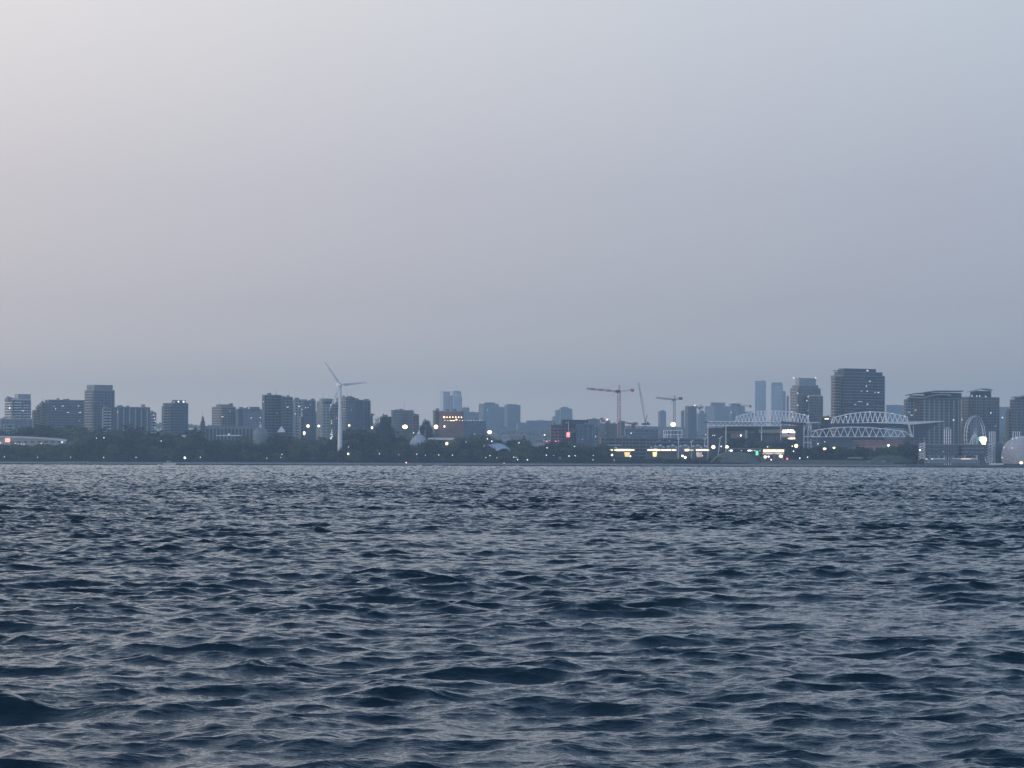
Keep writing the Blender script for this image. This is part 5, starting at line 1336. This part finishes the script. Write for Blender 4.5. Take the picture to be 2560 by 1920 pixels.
for lb, x, y, r_, mt_, Y in (
    ('brightest round white lamp on the left shore, near the motor boat', 462, 1144.5, 3.2, E_BRIGHT, 3086), ('warm lamp close to the foot of the wind turbine', 870.5, 1134.5, 2.9, E_HOT, 3088), ('pinkish lamp at the waterline left of centre', 1015.5, 1156.5, 1.7, E_PINKL, 3080),
    ('white lamp above the bandshell, upper of two', 1218.5, 1097, 1.7, E_LAMP, 3170), ('white lamp above the bandshell, lower of two', 1229.5, 1103, 1.9, E_LAMP, 3170), ('white lamp by the dark poplar', 1297.5, 1107, 1.6, E_LAMP, 3170),
    ('white tilted lamp below the brick office, upper', 1367.5, 1119.5, 1.8, E_LAMP, 3150), ('white lamp at the tip of the sloping hall roof', 1436, 1116.5, 1.7, E_LAMP, 3150), ('bright white lamp in the trees below the leftmost pavilion', 1530, 1137.5, 3.0, E_BRIGHT, 3110),
    ('round white lamp beside the golden kiosk', 1576, 1140.5, 2.1, E_BRIGHT, 3110), ('upper left orange lamp of the two under the short pavilion', 1706, 1139.5, 2.9, emit('pale_orange_lamp', (1, .85, .55), 5), 3110), ('lower right orange lamp of the two under the short pavilion', 1713, 1143.5, 3.5, emit('pale_orange_lamp', (1, .85, .55), 5), 3110),
    ('white lamp beside the dull pinkish kiosk', 1756, 1139.5, 1.4, E_LAMP, 3110), ('pink lamp below the arched kiosk', 1928, 1149.3, 2.0, E_PINKL, 3088), ('large red lamp right of the arched kiosk', 1968, 1147, 3.2, E_RED, 3088),
    ('left white lamp on the dark stretch right of the red lamp', 1999.5, 1145.5, 2.0, E_LAMP, 3088), ('right white lamp on the dark stretch right of the red lamp', 2019, 1143, 1.7, E_LAMP, 3088), ('small white lamp between the two stadium floodlights', 1803, 1116, 2.0, E_LAMP, 3180),
    ('white lamp beside the bright round stadium floodlight', 1980.5, 1115.5, 1.8, E_LAMP, 3180), ('slanted white lamp under the bright round stadium floodlight', 1984, 1128, 1.8, E_LAMP, 3130), ('small lamp over the brightest pavilion', 1919, 1117, 2.0, E_WHITE, 3200),
    ('small white mast lamp over the park left of the brick office', 1361.5, 1087.5, 2.2, E_LAMP, 3400), ('lamp at the hill edge left of the small moored boats', 1540, 1119.5, 1.3, E_LAMP, 3170)):
    lamp(lb, x, y, r_ * .85, mt_, Y)
# white service huts, tents and parked vans low on the right shore
def hut(label, x, y, w_, h_, Y, mt_=C_LIGHT, name='tent', cat='tent'):
    p = P3(x, y, Y); r = empty(name, (p[0], Y, gz(Y)), label, cat); r["_o"] = (p[0], Y, gz(Y)); wm, hm = M(w_, Y), M(h_, Y)
    MB().box((p[0], Y, p[2]), (wm, 3, hm)).build('wall', mt_, r)
    MB().add([(p[0] - wm * .55, Y - 1.7, p[2] + hm / 2), (p[0] + wm * .55, Y - 1.7, p[2] + hm / 2), (p[0] + wm * .55, Y + 1.7, p[2] + hm / 2), (p[0] - wm * .55, Y + 1.7, p[2] + hm / 2), (p[0], Y, p[2] + hm)], [(0, 1, 4), (1, 2, 4), (2, 3, 4), (3, 0, 4), (3, 2, 1, 0)]).build('roof', mt_, r)
hut('left white tent on the shore before the right stadium stand', 2171, 1153.5, 8, 2.4, 3084)
hut('right white tent on the shore before the right stadium stand', 2209, 1153.5, 10, 2.4, 3084)
hut('long pale low shed below the right stadium stand', 2138, 1145, 38, 2.2, 3098, C_LIGHT, 'shed', 'shed')
hut('short pale shed right of the long low one', 2177, 1144, 14, 2.0, 3098, C_GREY, 'shed', 'shed')
hut('small pale hut left of the grassy mound, near the orange lamps', 1400, 1146, 6, 5, 3086, C_GREY, 'hut', 'hut')
hut('pale cream building corner right of the yellow floodlight', 1238, 1088, 15, 8, 3480, C_LIGHT, 'building', 'building')
for i in range(6):
    x = 165 + i * 9 + (i > 2) * 8; p = P3(x, 1148, 3084)
    r = empty('parked_car', (p[0], 3084, gz(3084)), 'one of the parked pale cars on the left shore path', 'car', 'cars parked on the left shore path'); r["_o"] = (p[0], 3084, gz(3084)); z = gz(3084)
    MB().box((p[0], 3084, z + .65), (4.3, 1.8, .7)).build('body', C_LIGHT, r); MB().box((p[0] - .2, 3084, z + 1.25), (2.3, 1.6, .55)).build('cabin', C_GLASS, r)
    for sx in (-1.4, 1.4): MB().tube((p[0] + sx, 3083.0, z + .32), (p[0] + sx, 3083.3, z + .32), .33, n=8).build('wheel', C_DARK, r)

# thin pale poles and small marquee tents between the cranes and the left stadium stand
for i, (x, y, dx) in enumerate(((1696, 1096, 1), (1729, 1103, 0), (1761, 1096, 2), (1797, 1094, 4))):
    Y = 3330 + i * 6; p = P3(x + dx, y, Y); q = P3(x - dx, 1120, Y)
    r = empty('mast', (q[0], Y, gz(Y)), ('first', 'short second', 'third', 'leaning last')[i] + ' of the thin pale masts between the steel frame and the left stadium stand', 'mast'); r["_o"] = (q[0], Y, gz(Y))
    MB().tube((q[0], Y, gz(Y) - .5), p, .42, .3, 6).build('pole', C_STEEL, r)
    MB().tube((p[0] - 1.6, Y, p[2] - 1.2), (p[0] + 2.2, Y, p[2] + 1.4), .32, n=5).build('crossarm', C_STEEL, r)
for i in range(14):
    x = 1628 + i * 10.4 + (i % 3); Y = 3260 + (i % 4) * 9; z1 = P3(x, 1119.5 - (i % 3) * 2.2, Y)[2]; X = P3(x, 1119, Y)[0]; w_ = 1.4 + (i % 3) * .5
    nm = ('pale small marquee tent above the glowing pavilions, ' + ('below the steel frame', 'right of the steel frame', 'next to the left stadium stand')[min(2, i // 5)])
    r = empty('marquee_tent', (X, Y, gz(Y)), nm, 'tent', 'marquee tents above the glowing pavilions'); r["_o"] = (X, Y, gz(Y))
    MB().add([(X - w_, Y - w_, z1), (X + w_, Y - w_, z1), (X + w_, Y + w_, z1), (X - w_, Y + w_, z1), (X, Y, z1 + 1.9)], [(0, 1, 4), (1, 2, 4), (2, 3, 4), (3, 0, 4), (3, 2, 1, 0)]).build('roof', C_PVC, r)
    MB().box((X, Y, (z1 + gz(Y)) / 2), (w_ * 1.7, w_ * 1.7, z1 - gz(Y))).build('wall', C_GREY, r)

HAZE_COL = (0.59, 0.81, 0.98, 1)
HAZE_DEN = 0.000115
HAZE_G = 0.45
# ------------------------------------------------------------------ haze: one box of evening air round the camera and the whole scene
hz = MB().quadbox([(-9000, -60), (9000, -60), (9000, 12500), (-9000, 12500)], -2.6, 282).build('haze', MATS.get('x') or mat('haze_tmp', (1, 1, 1)))
hz.data.materials.clear()
hm = bpy.data.materials.new('haze'); hm.use_nodes = True
t = hm.node_tree; t.nodes.clear()
pv = t.nodes.new('ShaderNodeVolumePrincipled')
pv.inputs['Color'].default_value = HAZE_COL
pv.inputs['Density'].default_value = HAZE_DEN
pv.inputs['Anisotropy'].default_value = HAZE_G
om = t.nodes.new('ShaderNodeOutputMaterial')
t.links.new(pv.outputs[0], om.inputs['Volume'])
hz.data.materials.append(hm)
tag(hz, 'pale blue evening haze over the lake and the city', kind='stuff')
for o in list(bpy.data.objects):
    if "_o" in o: del o["_o"]
